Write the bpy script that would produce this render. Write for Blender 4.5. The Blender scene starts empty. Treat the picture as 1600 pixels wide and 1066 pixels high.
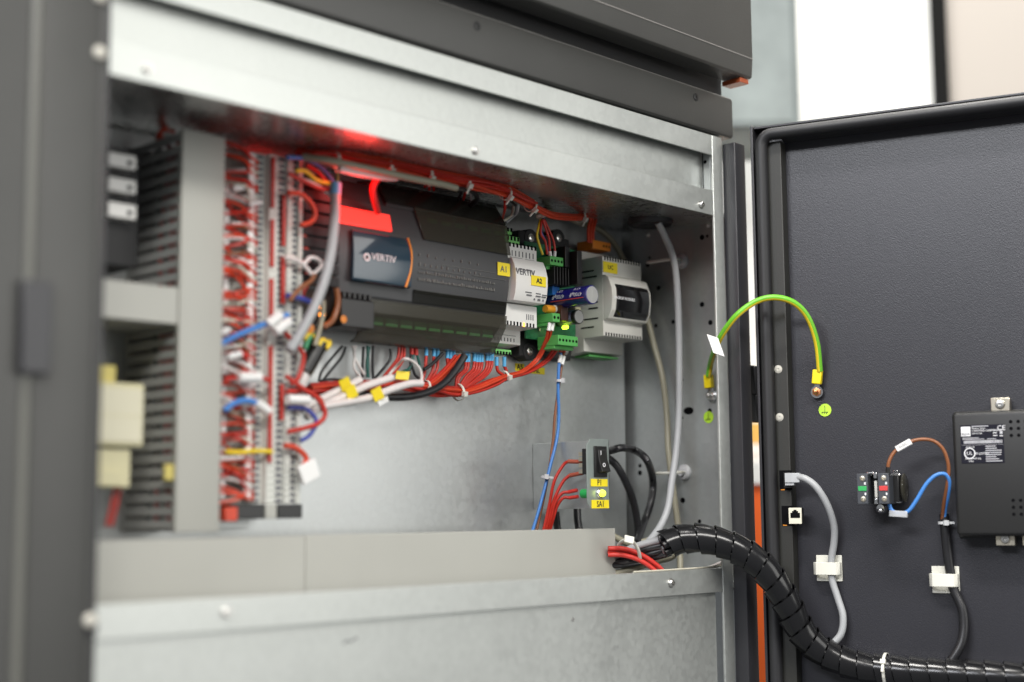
import bpy, bmesh, math, random
from mathutils import Matrix, Vector, noise
random.seed(7)
SC = bpy.context.scene
COL = SC.collection
# ------------------------------------------------------------------ camera
cd = bpy.data.cameras.new('camera'); cam = bpy.data.objects.new('camera', cd); COL.objects.link(cam)
cm = Matrix(((0.701104,-0.077941,-0.708787),(-0.713014,-0.087908,-0.695618),(-0.008091,0.993075,-0.117206))).to_4x4(); cm.translation = (-1.177,-.8616,.0608)
cam.matrix_world = cm
cd.sensor_width = 36; cd.lens = 50; cd.clip_start = .02; cd.clip_end = 50
cd.dof.use_dof = True; cd.dof.focus_distance = 1.41; cd.dof.aperture_fstop = 1.9; cd.dof.aperture_blades = 8
SC.camera = cam
# ------------------------------------------------------------------ light: an indoor hall with ceiling tubes and added fill lamps
w = bpy.data.worlds.new('World'); SC.world = w; w.use_nodes = True
bg = w.node_tree.nodes['Background']; bg.inputs[0].default_value = (.93, .96, 1, 1); bg.inputs[1].default_value = .30
def area(name, loc, to, sx, sy, power, col=(1, .97, .92)):
    l = bpy.data.lights.new(name, 'AREA'); l.shape = 'RECTANGLE'; l.size = sx; l.size_y = sy; l.energy = power; l.color = col
    o = bpy.data.objects.new(name, l); COL.objects.link(o); o.location = loc
    o.rotation_euler = (Vector(to) - Vector(loc)).to_track_quat('-Z', 'Y').to_euler(); return o
area('ceiling_tube_or_fill', (-1.35, -.40, 2.4), (-.35, -.1, .2), 1.2, .30, 92)
area('ceiling_tube_or_fill', (-4.6, -1.1, 2.3), (0, -.2, .2), 2.4, .7, 165, (.93, .95, 1))
area('ceiling_tube_or_fill', (-1.5, -2.3, 1.9), (-.4, 0, .1), 2.0, .5, 92)
area('unseen_front_fill', (1.3, -4.3, 1.0), (-.4, 0, .2), 3.4, 2.6, 112, (1, .99, .95))  # added area light out of view, brightens the metal fronts on the left
area('ceiling_tube_or_fill', (.75, -.1, 2.5), (.95, .35, .5), 1.2, .3, 46).data.spread = math.radians(100)  # added lamp that brightens the background wall
SC.view_settings.view_transform = 'Standard'; SC.view_settings.look = 'None'; SC.view_settings.exposure = -.38; SC.view_settings.gamma = 1
SC.view_settings.use_curve_mapping = False
SC.cycles.use_denoising = True; SC.cycles.max_bounces = 8; SC.cycles.transparent_max_bounces = 12
SC.cycles.sample_clamp_indirect = 6; SC.cycles.caustics_reflective = False; SC.cycles.caustics_refractive = False
# ------------------------------------------------------------------ materials
MATS = {}
def mat(name, col, rough=.5, metal=0, bump=0, bscale=600, var=0, vscale=30, emit=0, ecol=None, spec=.5, alpha=1, rvar=0, coat=0, trans=0, bdist=.0006):
    m = bpy.data.materials.new(name); m.use_nodes = True; nt = m.node_tree; b = nt.nodes['Principled BSDF']
    b.inputs['Base Color'].default_value = (*col, 1); b.inputs['Roughness'].default_value = rough; b.inputs['Metallic'].default_value = metal
    b.inputs['Specular IOR Level'].default_value = spec; b.inputs['Alpha'].default_value = alpha
    b.inputs['Coat Weight'].default_value = coat; b.inputs['Transmission Weight'].default_value = trans
    if emit: b.inputs['Emission Color'].default_value = (*(ecol or col), 1); b.inputs['Emission Strength'].default_value = emit
    N, L = nt.nodes.new, nt.links.new
    if bump or var or rvar: tc = N('ShaderNodeTexCoord')
    if var or rvar:
        n = N('ShaderNodeTexNoise'); n.inputs['Scale'].default_value = vscale; n.inputs['Detail'].default_value = 5; L(tc.outputs['Object'], n.inputs['Vector'])
    if var:
        mx = N('ShaderNodeMix'); mx.data_type = 'RGBA'; mr = N('ShaderNodeMapRange')
        mr.inputs[1].default_value = .3; mr.inputs[2].default_value = .7; L(n.outputs['Fac'], mr.inputs[0]); L(mr.outputs[0], mx.inputs[0])
        mx.inputs[6].default_value = (*[c*(1-var) for c in col], 1); mx.inputs[7].default_value = (*[min(1, c*(1+var)) for c in col], 1)
        L(mx.outputs[2], b.inputs['Base Color'])
    if rvar:
        mr = N('ShaderNodeMapRange'); mr.inputs[1].default_value = .3; mr.inputs[2].default_value = .7
        mr.inputs[3].default_value = max(.02, rough-rvar); mr.inputs[4].default_value = min(1, rough+rvar); L(n.outputs['Fac'], mr.inputs[0]); L(mr.outputs[0], b.inputs['Roughness'])
    if bump:
        n2 = N('ShaderNodeTexNoise'); n2.inputs['Scale'].default_value = bscale; n2.inputs['Detail'].default_value = 2; L(tc.outputs['Object'], n2.inputs['Vector'])
        bp = N('ShaderNodeBump'); bp.inputs['Strength'].default_value = bump; bp.inputs['Distance'].default_value = bdist
        L(n2.outputs['Fac'], bp.inputs['Height']); L(bp.outputs[0], b.inputs['Normal'])
    MATS[name] = m; return m
def galv(name, col, rough, spangle=.10):
    m = mat(name, col, rough, .74); nt = m.node_tree; N, L = nt.nodes.new, nt.links.new; b = nt.nodes['Principled BSDF']
    tc = N('ShaderNodeTexCoord'); v = N('ShaderNodeTexVoronoi'); v.inputs['Scale'].default_value = 210; L(tc.outputs['Object'], v.inputs['Vector'])
    n = N('ShaderNodeTexNoise'); n.inputs['Scale'].default_value = 9; n.inputs['Detail'].default_value = 3; L(tc.outputs['Object'], n.inputs['Vector'])
    bw = N('ShaderNodeRGBToBW'); L(v.outputs['Color'], bw.inputs[0])
    ad = N('ShaderNodeMath'); ad.operation = 'MULTIPLY_ADD'; ad.inputs[1].default_value = .45; L(bw.outputs[0], ad.inputs[0]); L(n.outputs['Fac'], ad.inputs[2])
    mr = N('ShaderNodeMapRange'); mr.inputs[1].default_value = .35; mr.inputs[2].default_value = 1.05; L(ad.outputs[0], mr.inputs[0])
    mx = N('ShaderNodeMix'); mx.data_type = 'RGBA'; L(mr.outputs[0], mx.inputs[0])
    mx.inputs[6].default_value = (*[c*(1-spangle) for c in col], 1); mx.inputs[7].default_value = (*[c*(1+spangle) for c in col], 1); L(mx.outputs[2], b.inputs['Base Color'])
    m2 = N('ShaderNodeMapRange'); m2.inputs[1].default_value = .35; m2.inputs[2].default_value = 1.05; m2.inputs[3].default_value = rough-.05; m2.inputs[4].default_value = rough+.07
    L(ad.outputs[0], m2.inputs[0]); L(m2.outputs[0], b.inputs['Roughness'])
    bp = N('ShaderNodeBump'); bp.inputs['Strength'].default_value = .03; bp.inputs['Distance'].default_value = .0005; L(n.outputs['Fac'], bp.inputs['Height']); L(bp.outputs[0], b.inputs['Normal'])
    return m
galv('galv', (.57, .59, .565), .40, .07); galv('galv_plate', (.55, .57, .565), .38, .07); galv('galv_shiny', (.55, .55, .54), .26, .04)
MATS['galv_shiny'].node_tree.nodes['Principled BSDF'].inputs['Metallic'].default_value = .93
mat('paint', (.050, .050, .047), .42, bump=.35, bscale=900, var=.05, vscale=20, bdist=.0004)
mat('paint_dark', (.030, .030, .034), .38, bump=.25, bscale=900, bdist=.0004)
mat('door_paint', (.027, .027, .033), .33, bump=.34, bscale=850, var=.05, vscale=8, bdist=.0005); mat('ridge_highlight', (.13, .13, .115), .35); mat('paint_highlight', (.20, .19, .18), .18); mat('flange_paint', (.022, .022, .019), .5, bump=.3, bscale=900, bdist=.0004); mat('orange_reflection', (.42, .09, .03), .35); mat('galv_shaded_green', (.36, .41, .39), .36, .6, var=.06, vscale=60)
mat('hole_black', (.004, .004, .005), .9, spec=.1)
mat('rubber', (.018, .018, .02), .5, bump=.2, bscale=700)
mat('screw_zinc', (.72, .71, .68), .28, 1, var=.1, vscale=300); mat('screw_black', (.02, .02, .02), .35, .3)
mat('chrome', (.8, .8, .8), .14, 1); mat('nickel', (.72, .66, .54), .3, 1)
mat('white_button', (.52, .50, .44), .5)
mat('pvc_grey', (.44, .44, .40), .42, var=.03, vscale=12, bump=.05, bscale=500)
mat('pvc_grey_lifted', (.46, .465, .45), .45, var=.04, vscale=12)  # lighter copy of the duct grey, brightened for its poorly lit sides
mat('terminal_grey', (.64, .65, .60), .5, var=.05, vscale=40); mat('terminal_dark', (.10, .10, .12), .6)
mat('wire_red', (.50, .026, .014), .38, var=.1, vscale=120); mat('wire_orange_red', (.62, .055, .018), .38, var=.1, vscale=120)
mat('wire_white', (.74, .70, .68), .42, var=.04); mat('wire_cream', (.62, .59, .48), .45, var=.05); mat('wire_grey', (.38, .39, .40), .4, var=.04)
mat('wire_beige', (.34, .32, .235), .4, var=.06); mat('wire_black', (.014, .014, .016), .36, var=.15, vscale=80); mat('wire_blue', (.06, .23, .62), .36, var=.06)
mat('wire_darkblue', (.06, .08, .38), .4); mat('wire_brown', (.24, .085, .03), .38, var=.08, vscale=150); mat('wire_yellow', (.83, .62, .03), .38); mat('wire_green', (.03, .30, .12), .38)
mat('wire_darkgreen', (.01, .10, .08), .4)
mat('earth_green', (.16, .50, .03), .35); mat('ferrule_blue', (.10, .42, .72), .4, var=.05); mat('ferrule_red', (.62, .04, .03), .4); mat('ferrule_white', (.85, .85, .83), .4)
mat('yellow_label', (.93, .74, .02), .45, var=.02); mat('label_white', (.85, .85, .83), .45); mat('ink', (.012, .012, .014), .6); mat('ink_grey', (.12, .12, .13), .6); mat('ink_white', (.80, .80, .82), .5)
mat('ink_faint', (.17, .17, .16), .6)
mat('lug_yellow', (.90, .70, .01), .4); mat('lime_sticker', (.50, .80, .05), .45)
mat('plastic_dark', (.050, .050, .050), .36, var=.04, vscale=20, bump=.1, bscale=900); mat('plastic_black', (.014, .014, .014), .34); mat('plastic_black_matt', (.012, .012, .013), .6)
mat('plastic_housing', (.052, .053, .056), .38, var=.03, vscale=20); mat('plastic_white', (.80, .79, .76), .42, var=.02); mat('plastic_offwhite', (.66, .65, .60), .42, var=.02)
mat('plastic_module_side', (.40, .40, .42), .45)
mat('smoke', (.018, .018, .014), .22, alpha=.7); mat('smoke_clear', (.07, .066, .05), .14, alpha=.62)
mat('screen_blue', (.022, .048, .072), .12, coat=.6); mat('screen_black', (.008, .008, .009), .06, coat=.5); mat('accent_orange', (.75, .27, .02), .4)
mat('red_lit', (.9, .05, .04), .35, emit=1.5, ecol=(1, .05, .035)); mat('led_green', (.6, .9, .05), .3, emit=6, ecol=(.62, 1, .03)); mat('led_orange', (1, .35, .05), .3, emit=5, ecol=(1, .33, .03))
mat('lamp_green', (.75, .85, .08), .3, emit=3.2, ecol=(.8, 1, .05))
mat('connector_green', (.10, .42, .10), .38, var=.05); mat('connector_green_light', (.22, .62, .18), .38, var=.05); mat('connector_orange', (.80, .25, .02), .4); mat('pcb', (.015, .16, .06), .4, var=.25, vscale=260)
mat('capacitor_blue', (.014, .012, .16), .25, coat=.4); mat('capacitor_top', (.72, .72, .70), .3, .7); mat('capacitor_sleeve', (.22, .22, .33), .3); mat('component_blue', (.02, .16, .52), .4); mat('coil_orange', (.85, .36, .03), .4)
mat('heatsink', (.010, .010, .011), .42, .2); mat('copper', (.78, .36, .16), .3, 1); mat('crimp_red', (.42, .10, .06), .35); mat('lamp_body_green', (.02, .45, .10), .35)
mat('nylon', (.76, .75, .67), .45); mat('nylon_clear', (.62, .63, .64), .3); mat('spiral', (.010, .010, .011), .19, var=.1, vscale=60)
mat('relay_cream', (.62, .58, .36), .45); mat('relay_face', (.66, .63, .48), .5); mat('relay_yellow', (.58, .49, .13), .45)
mat('clear_plug', (.62, .64, .66), .15, alpha=.75); mat('socket_cream', (.76, .73, .60), .45)
mat('button_green', (.03, .38, .10), .45); mat('button_red', (.60, .05, .05), .45); mat('contact_grey', (.055, .06, .07), .45)
mat('barcode', (.55, .55, .58), .5); mat('device_black', (.015, .015, .015), .45, bump=.25, bscale=1100, bdist=.0003)
mat('wall_white', (.86, .86, .83), .7, var=.02, vscale=2); mat('wall_pink', (.37, .335, .30), .7, var=.03, vscale=1.5); mat('concrete', (.27, .305, .30), .8, var=.3, vscale=7); mat('bar_dark', (.006, .006, .006), .8, spec=.1)
mat('barrier_orange', (.95, .15, .02), .45); mat('barrier_yellow', (.70, .46, .10), .5)
# ------------------------------------------------------------------ mesh helpers
def catmull(pts, n=6):
    P = [Vector(p) for p in pts]
    if len(P) < 3: return P
    out = []
    for i in range(len(P)-1):
        p0 = P[i-1] if i else P[0]*2-P[1]; p1, p2 = P[i], P[i+1]; p3 = P[i+2] if i+2 < len(P) else P[-1]*2-P[-2]
        for k in range(n):
            t = k/n
            out.append(.5*((2*p1)+(p2-p0)*t+(2*p0-5*p1+4*p2-p3)*t*t+(3*p1-p0-3*p2+p3)*t**3))
    out.append(P[-1]); return out
def frames(P):
    T = []
    for i in range(len(P)):
        d = P[min(i+1, len(P)-1)]-P[max(i-1, 0)]; T.append(d.normalized() if d.length > 1e-9 else Vector((0, 0, 1)))
    a = Vector((0, 0, 1)) if abs(T[0].z) < .9 else Vector((1, 0, 0)); u = (a-T[0]*a.dot(T[0])).normalized(); U = [u]
    for i in range(1, len(P)):
        u = u-T[i]*u.dot(T[i]); u = u.normalized() if u.length > 1e-6 else U[-1]; U.append(u)
    return T, U
class MB:
    def __init__(s, xf=None): s.v = []; s.f = []; s.m = []; s.xf = xf
    def add(s, vs, fs, mi=0):
        o = len(s.v); s.v += [Vector(v) for v in vs]; s.f += [tuple(o+i for i in f) for f in fs]; s.m += [mi]*len(fs); return s
    def box(s, x0, x1, y0, y1, z0, z1, mi=0):
        return s.add([(x0,y0,z0),(x1,y0,z0),(x1,y1,z0),(x0,y1,z0),(x0,y0,z1),(x1,y0,z1),(x1,y1,z1),(x0,y1,z1)],
                     [(0,3,2,1),(4,5,6,7),(0,1,5,4),(1,2,6,5),(2,3,7,6),(3,0,4,7)], mi)
    def obox(s, c, ax, ay, az, mi=0):     # oriented box: centre and three half-axis vectors
        c, ax, ay, az = map(Vector, (c, ax, ay, az)); o = len(s.v)
        vs = [c+sx*ax+sy*ay+sz*az for sz in (-1, 1) for sx, sy in ((-1,-1),(1,-1),(1,1),(-1,1))]
        return s.add(vs, [(0,3,2,1),(4,5,6,7),(0,1,5,4),(1,2,6,5),(2,3,7,6),(3,0,4,7)], mi)
    def prism(s, poly, axis, a, b, mi=0):  # polygon in the two other axes (in x,y,z order), extruded along axis from a to b
        def pt(p, t): l = list(p); l.insert('xyz'.index(axis), t); return tuple(l)
        n = len(poly); vs = [pt(p, a) for p in poly]+[pt(p, b) for p in poly]
        fs = [(i, (i+1) % n, n+(i+1) % n, n+i) for i in range(n)]+[tuple(range(n-1, -1, -1)), tuple(range(n, 2*n))]
        return s.add(vs, fs, mi)
    def tube(s, pts, r, seg=10, smooth=6, cap=True, mi=0, r2=None, sq=None):
        P = catmull(pts, smooth) if smooth else [Vector(p) for p in pts]; T, U = frames(P); n = len(P); vs = []; fs = []
        for i in range(n):
            w = T[i].cross(U[i]); rr = r+(r2-r)*i/(n-1) if r2 is not None else r
            for k in range(seg):
                a = 2*math.pi*k/seg; vs.append(P[i]+U[i]*(rr*math.cos(a))+w*(rr*(sq or 1)*math.sin(a)))
        for i in range(n-1):
            for k in range(seg):
                k2 = (k+1) % seg; fs.append((i*seg+k, i*seg+k2, (i+1)*seg+k2, (i+1)*seg+k))
        if cap: fs += [tuple(range(seg-1, -1, -1)), tuple((n-1)*seg+k for k in range(seg))]
        return s.add(vs, fs, mi)
    def cyl(s, a, b, r, seg=20, r2=None, mi=0): return s.tube([a, b], r, seg, 0, True, mi, r2)
    def lathe(s, a, d, prof, seg=20, mi=0):   # profile of (radius, height) along direction d from a
        a, d = Vector(a), Vector(d).normalized(); h = Vector((0, 0, 1)) if abs(d.z) < .9 else Vector((1, 0, 0)); u = (h-d*h.dot(d)).normalized(); w = d.cross(u)
        vs = []; fs = []; n = len(prof)
        for r, t in prof:
            for k in range(seg): an = 2*math.pi*k/seg; vs.append(a+d*t+u*(r*math.cos(an))+w*(r*math.sin(an)))
        for i in range(n-1):
            for k in range(seg): fs.append((i*seg+k, i*seg+(k+1) % seg, (i+1)*seg+(k+1) % seg, (i+1)*seg+k))
        fs += [tuple(range(seg-1, -1, -1)), tuple((n-1)*seg+k for k in range(seg))]
        return s.add(vs, fs, mi)
    def build(s, name, m, parent=None, bevel=0, seg=2, smooth=True, ang=None):
        ang = ang or (20 if bevel else 50)
        vs = [s.xf @ v for v in s.v] if s.xf else s.v
        lo = Vector([min(v[i] for v in vs) for i in range(3)]); hi = Vector([max(v[i] for v in vs) for i in range(3)])
        c = Vector(((lo.x+hi.x)/2, (lo.y+hi.y)/2, lo.z))
        me = bpy.data.meshes.new(name); me.from_pydata([tuple(v-c) for v in vs], [], s.f)
        for k, mm in enumerate(m if isinstance(m, (list, tuple)) else [m]): me.materials.append(MATS[mm])
        for p, i in zip(me.polygons, s.m): p.material_index = i
        bm = bmesh.new(); bm.from_mesh(me)
        bmesh.ops.recalc_face_normals(bm, faces=bm.faces)
        if bevel:
            es = [e for e in bm.edges if len(e.link_faces) == 2 and e.calc_face_angle() > .6]
            bmesh.ops.bevel(bm, geom=es, offset=bevel, segments=seg, profile=.5, affect='EDGES', clamp_overlap=True)
        bm.to_mesh(me); bm.free()
        if smooth:
            for p in me.polygons: p.use_smooth = True
            me.set_sharp_from_angle(angle=math.radians(ang))
        o = bpy.data.objects.new(name, me); COL.objects.link(o); o.location = c
        if parent: setpar(o, parent)
        return o
def wpos(o):
    p = Vector(o.location)
    return p
def setpar(o, parent): o.parent = parent; o.matrix_parent_inverse = Matrix.Translation(-Vector(parent.location)) if parent.parent is None else (Matrix.Translation(-Vector(parent.location)))
def thing(name, loc, label, cat, group=None):
    o = bpy.data.objects.new(name, None); COL.objects.link(o); o.location = loc; o.empty_display_size = .02
    return tag(o, label, cat, group)
def tag(o, label, cat, group=None, kind=None):
    o['label'] = label; o['category'] = cat
    if group: o['group'] = group
    if kind: o['kind'] = kind
    return o
def copy_to(o, delta, parent=None):
    c = o.copy(); COL.objects.link(c); c.location = Vector(o.location)+Vector(delta)
    if parent: setpar(c, parent)
    return c
FR = (Vector((1, 0, 0)), Vector((0, 0, 1)))      # right and up of something facing the front of the cabinet
def text(body, at, size, m, parent, name='lettering', ru=FR, bold=.0, align='CENTER', sx=1, thick=.00012):
    cu = bpy.data.curves.new(name, 'FONT'); cu.body = body; cu.size = size; cu.align_x = align; cu.align_y = 'CENTER'; cu.offset = bold; cu.resolution_u = 2; cu.extrude = thick
    o = bpy.data.objects.new('tmp', cu); COL.objects.link(o); dg = bpy.context.evaluated_depsgraph_get()
    me = bpy.data.meshes.new_from_object(o.evaluated_get(dg)); bpy.data.objects.remove(o)
    r, u = ru; n = r.cross(u)
    xf = Matrix(((r.x*sx, u.x, n.x, at[0]), (r.y*sx, u.y, n.y, at[1]), (r.z*sx, u.z, n.z, at[2]), (0, 0, 0, 1)))
    b = MB(); b.add([xf @ v.co for v in me.vertices], [tuple(p.vertices) for p in me.polygons])
    bpy.data.meshes.remove(me)
    return b.build(name, m, parent, smooth=False)
def screw(parent, at, n, r, m='screw_zinc', h=.0016, name='screw', recess=True):
    n = Vector(n).normalized(); b = MB(); b.lathe(Vector(at)-n*.002, n, [(r*1.25, 0), (r*1.25, .0022), (r, .0022), (r, .0022+h*.6), (r*.72, .0022+h), (r*.34, .0022+h), (r*.3, .0022+h*.35), (.0001, .0022+h*.3)], 18)
    return b.build(name, m, parent)
def hole(parent, at, n, r, m='hole_black', sx=1):
    n = Vector(n).normalized(); b = MB(); b.lathe(Vector(at)-n*.0004, n, [(r, 0), (r, .0007), (.0001, .0007)], 16)
    return b.build('hole', m, parent)
# ------------------------------------------------------------------ background of the hall, out of focus
wall = MB(); A_, B_ = Vector((.6723,.4406,.7725)), Vector((1.0859,.02,.7677)); A_.z = B_.z = 0
dr = (B_-A_).normalized(); nb = Vector((-dr.y, dr.x, 0))
def slab(name, px0, px1, t0, t1, z0, z1, m, bev=0):
    a, b = Vector(px0), Vector(px1); a.z = b.z = 0
    q = MB(); q.add([(*(a+nb*t0).xy, z0), (*(b+nb*t0).xy, z0), (*(b+nb*t1).xy, z0), (*(a+nb*t1).xy, z0), (*(a+nb*t0).xy, z1), (*(b+nb*t0).xy, z1), (*(b+nb*t1).xy, z1), (*(a+nb*t1).xy, z1)],
          [(0,3,2,1),(4,5,6,7),(0,1,5,4),(1,2,6,5),(2,3,7,6),(3,0,4,7)]); return q.build(name, m, bevel=bev)
o = slab('wall', A_-dr*1.2, (.8987,.2104,.7699), 0, .1, -1.4, 3.2, 'wall_white'); o['kind'] = 'structure'
o = slab('wall', (.9132,.1956,.7697), B_+dr*1.5, 0, .1, -1.4, 3.2, 'wall_pink'); o['kind'] = 'structure'
tag(slab('dark_upright', (.8687,.1993,.7607), (.8859,.1818,.7605), 0, .008, -1.4, 3.2, 'bar_dark'), 'dark vertical upright dividing the white wall from the pinkish one', 'post')
o = slab('bulkhead', (.3355,.2988,.6648), (.4518,.1805,.6635), 0, .2, Vector((.4287,.2191,.5741)).z, 3.2, 'concrete', .012); tag(o, 'grey mottled concrete bulkhead hanging beside the white wall', 'bulkhead')
bp_ = thing('barrier_board', Vector((.5124,.3084,-.0356)), 'orange board seen through the gap beside the open door', 'board')
q0, q1 = Vector((.4683,.3533,-.0351)), Vector((.5818,.2378,-.0364)); zt = Vector((.5008,.2953,.1118)).z
sl = slab('board', q0, q1, 0, .03, -1.2, zt, 'barrier_orange', .004); setpar(sl, bp_)
sl = slab('edge_strip', q0, q1, -.012, .0, zt-.02, zt+.015, 'wall_white', .003); setpar(sl, bp_)
o = slab('shelf_edge', Vector((.535,.3966,.1571)), Vector((.6543,.2753,.1558)), 0, .05, Vector((.5816,.3496,.1547)).z, Vector((.5792,.3469,.1848)).z, 'barrier_yellow')
tag(o, 'yellow strip above the orange board behind the hinge gap', 'strip')
# ------------------------------------------------------------------ the cabinet carcass
CAB = thing('electrical_cabinet', (-.36, .1, -.4), 'open grey steel electrical cabinet with galvanised interior and dark door swung wide', 'cabinet')
XL = -.74
def cpart(name, m, *boxes, bevel=.0006, seg=2):
    b = MB()
    for x in boxes: b.box(*x)
    return b.build(name, m, CAB, bevel=bevel, seg=seg)
band = MB(); band.box(-.86, .0345, -.004, .02, .4462, .4905); band = band.build('crossbar', 'paint', CAB, bevel=.004, seg=3)
for p in ((-.3436,-.004,.4777), (-.0315,-.004,.4782)): screw(band, p, (0,-1,0), .0034, 'screw_black', .0006)
cpart('header_strip', 'galv', (-.80, .0165, 0, .002, .4235, .4450), (-.80, .0165, .002, .016, .4430, .4450), bevel=.0005)
rec = cpart('recessed_panel', 'galv', (-.80, .002, .0145, .0160, .3665, .4429))
re_ = cpart('recess_end', 'galv_plate', (-.0005, .0012, .0025, .0142, .3875, .4425)); hole(re_, (-.0006, .009, .418), (-1,0,0), .0019)
seam = MB(); seam.box(-.0012, -.0005, .0118, .0124, .389, .441); seam.build('seam', 'hole_black', re_)
beam = MB(); beam.prism([(0,.36),(.0015,.36),(.0015,.3845),(.0142,.3845),(.0142,.3862),(0,.3862)], 'x', -.80, -.0005); beam = beam.build('lintel_rail', 'galv', CAB, bevel=.0006)
for p in ((-.663,0,.37), (-.3428,0,.3676), (-.0218,0,.3681)): screw(beam, p, (0,-1,0), .0034, 'screw_zinc', .003)
b = MB(); b.prism([(.0018,.3604),(.1695,.3725),(.1695,.3738),(.0018,.3614)], 'x', -.75, .0461); b.build('ceiling_panel', 'galv_shiny', CAB)
cpart('back_panel', 'galv_plate', (-.76, .047, .170, .172, -.021, .3720), bevel=0)
plate = cpart('mounting_plate', 'galv_plate', (-.72, .0372, .155, .157, -.019, .3695), bevel=.0004)
side = cpart('side_panel', 'galv_plate', (.0462, .048, .0025, .170, -.40, .372), bevel=0)
cpart('side_panel', 'galv_plate', (-.752, -.75, .0, .170, -.40, .372), bevel=0)
HO = ((.0462,.123,.3373), (.0462,.1259,.3297), (.0462,.1112,.302), (.0462,.0917,.2623), (.0462,.0523,.2772), (.0462,.0418,.2567), (.0462,.0501,.3502), (.0462,.0433,.3506), (.0462,.1159,.2604), (.0462,.1423,.1069), (.0462,.1425,.0991), (.0462,.084,.0684), (.0462,.0624,.0459), (.0462,.0455,.1625), (.0462,.0812,.1977), (.0462,.0824,.1569), (.0462,.0921,.0568))
for p, r in zip(HO, (1.6, 2.5, 2.7, 2.4, 2.9, 2.8, 2.9, 1.7, 2.2, 2.2, 2.8, 3, 2.2, 2.6, 1.5, 1.5, 2)): hole(side, p, (-1,0,0), r*.001)
sl = MB(); c_ = Vector((.0462,.0735,.164)); sl.tube([c_+Vector((-.0005,0,-.0)), c_+Vector((.0005,0,0))], .004, 16, 0, sq=1.6); sl.build('slot', 'hole_black', side)
for p in ((.0462,.042,.3624), (.0462,.1251,.3637)): screw(side, p, (-1,0,0), .0026, 'screw_zinc', .002)
cpart('floor_panel', 'galv_plate', (-.75, .047, .0018, .172, -.0225, -.020), bevel=0)
rail = MB(); rail.prism([(0,-.0234),(.0016,-.0234),(.0016,-.0012),(.009,-.0012),(.009,0),(0,0)], 'x', XL, -.0008); rail = rail.build('bottom_rail', 'galv', CAB, bevel=.0005)
for p in ((-.0842,0,-.0111), (-.5904,0,-.0103)): screw(rail, p, (0,-1,0), .0036, 'screw_zinc', .003)
low = cpart('lower_panel', 'galv', (XL, -.0062, .005, .007, -.40, -.0232)); hole(low, (-.2193,.005,-.0377), (0,-1,0), .0019, 'screw_zinc')
smg = MB(); smg.tube([(-.4808,.0048,-.0403),(-.4764,.0048,-.0382),(-.4733,.0048,-.0394),(-.4695,.0048,-.0372),(-.4663,.0048,-.037)], .0006, 6, 4, sq=.3); smg.build('pen_mark', 'ink_grey', low)
cpart('jamb', 'galv', (-.0005, .0164, -.0006, .0022, -.40, .4448), bevel=.0008, seg=3)
post = cpart('corner_post', 'paint_dark', (.0186, .0372, -.0150, .0012, -.40, .4385), bevel=.0012, seg=3)
cpart('outer_side', 'paint_dark', (.0490, .054, .031, .5, -.40, .49), bevel=.001)
# left post with a ridge, a hidden groove and the strike block of the latch
cpart('corner_post', 'paint', (-.7500, -.7065, -.014, .02, -.40, .60), bevel=.002, seg=3)
b = MB(); b.tube([(-.7527, -.0125, -.4), (-.7527, -.0125, .6)], .0034, 14, 0); b.build('post_ridge', 'ridge_highlight', CAB)  # the ridge's bright highlight is put into its lighter colour
cpart('post_return', 'paint', (-.800, -.7560, -.013, .02, -.40, .60), bevel=.001)
b = MB(); b.tube([(-.7045, -.0115, -.4), (-.7045, -.0115, .6)], .0028, 14, 0); b.build('post_ridge', 'paint', CAB)
cpart('post_gasket', 'paint_dark', (-.7018, -.6985, -.012, .018, -.40, .60), bevel=.0008)
b = MB(); bp0, bp1 = Vector((-.7594,-.02,.2076)), Vector((-.7389,-.02,.1483)); b.box(bp0.x, bp1.x, -.020, -.014, bp1.z, bp0.z); b.build('latch_strike', 'paint_dark', CAB, bevel=.001)
for p in ((-.7077,-.016,.368), (-.7038,-.016,-.0085), (-.7088,-.016,.407)):
    b = MB(); b.lathe(Vector(p)+Vector((0, .003, 0)), (0,-1,0), [(.0044,0),(.0048,.001),(.0048,.002),(.0040,.0030),(.0001,.0032)], 20); b.build('plug', 'white_button', CAB)
b = MB(); b.box(-.7065, -.699, -.0155, -.002, Vector((-.6993,-.014,-.0178)).z, Vector((-.6997,-.014,-.004)).z); b.build('clip', 'rubber', CAB, bevel=.001)
# closed upper door overhanging the crossbar
ud = MB(); ud.prism([(-.034,.5245),(-.0325,.5055),(-.030,.504),(-.006,.504),(-.006,.506),(-.004,.9),(-.034,.9)], 'x', -.86, .0285); ud = ud.build('upper_door', 'paint', CAB, bevel=.0009, seg=3)
b = MB(); b.box(-.86, .027, .006, .02, .4908, .53); b.build('recess_dark_fill', 'plastic_black_matt', CAB)  # black filler standing in for the shade under the upper door
b = MB(); b.tube([(-.86, -.0337, .5245), (.0275, -.0337, .5245)], .0009, 10, 0); b.build('edge_highlight', 'paint_highlight', ud)  # pale bead painting the highlight along the door's rounded edge
b = MB(); b.box(.012, .027, -.029, -.0058, .4985, .5035); b.build('corner_reflection', 'orange_reflection', ud, bevel=.0006)  # orange block painting the reflection under the door corner
gr = Vector((-.0109,.0752,.3635)); b = MB(); b.lathe(gr+Vector((0,0,.003)), (0,0,-1), [(.024,0),(.0245,.004),(.022,.0075),(.013,.0078),(.0095,.004),(.0001,.003)], 32); b.build('grommet', 'rubber', CAB)
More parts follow.
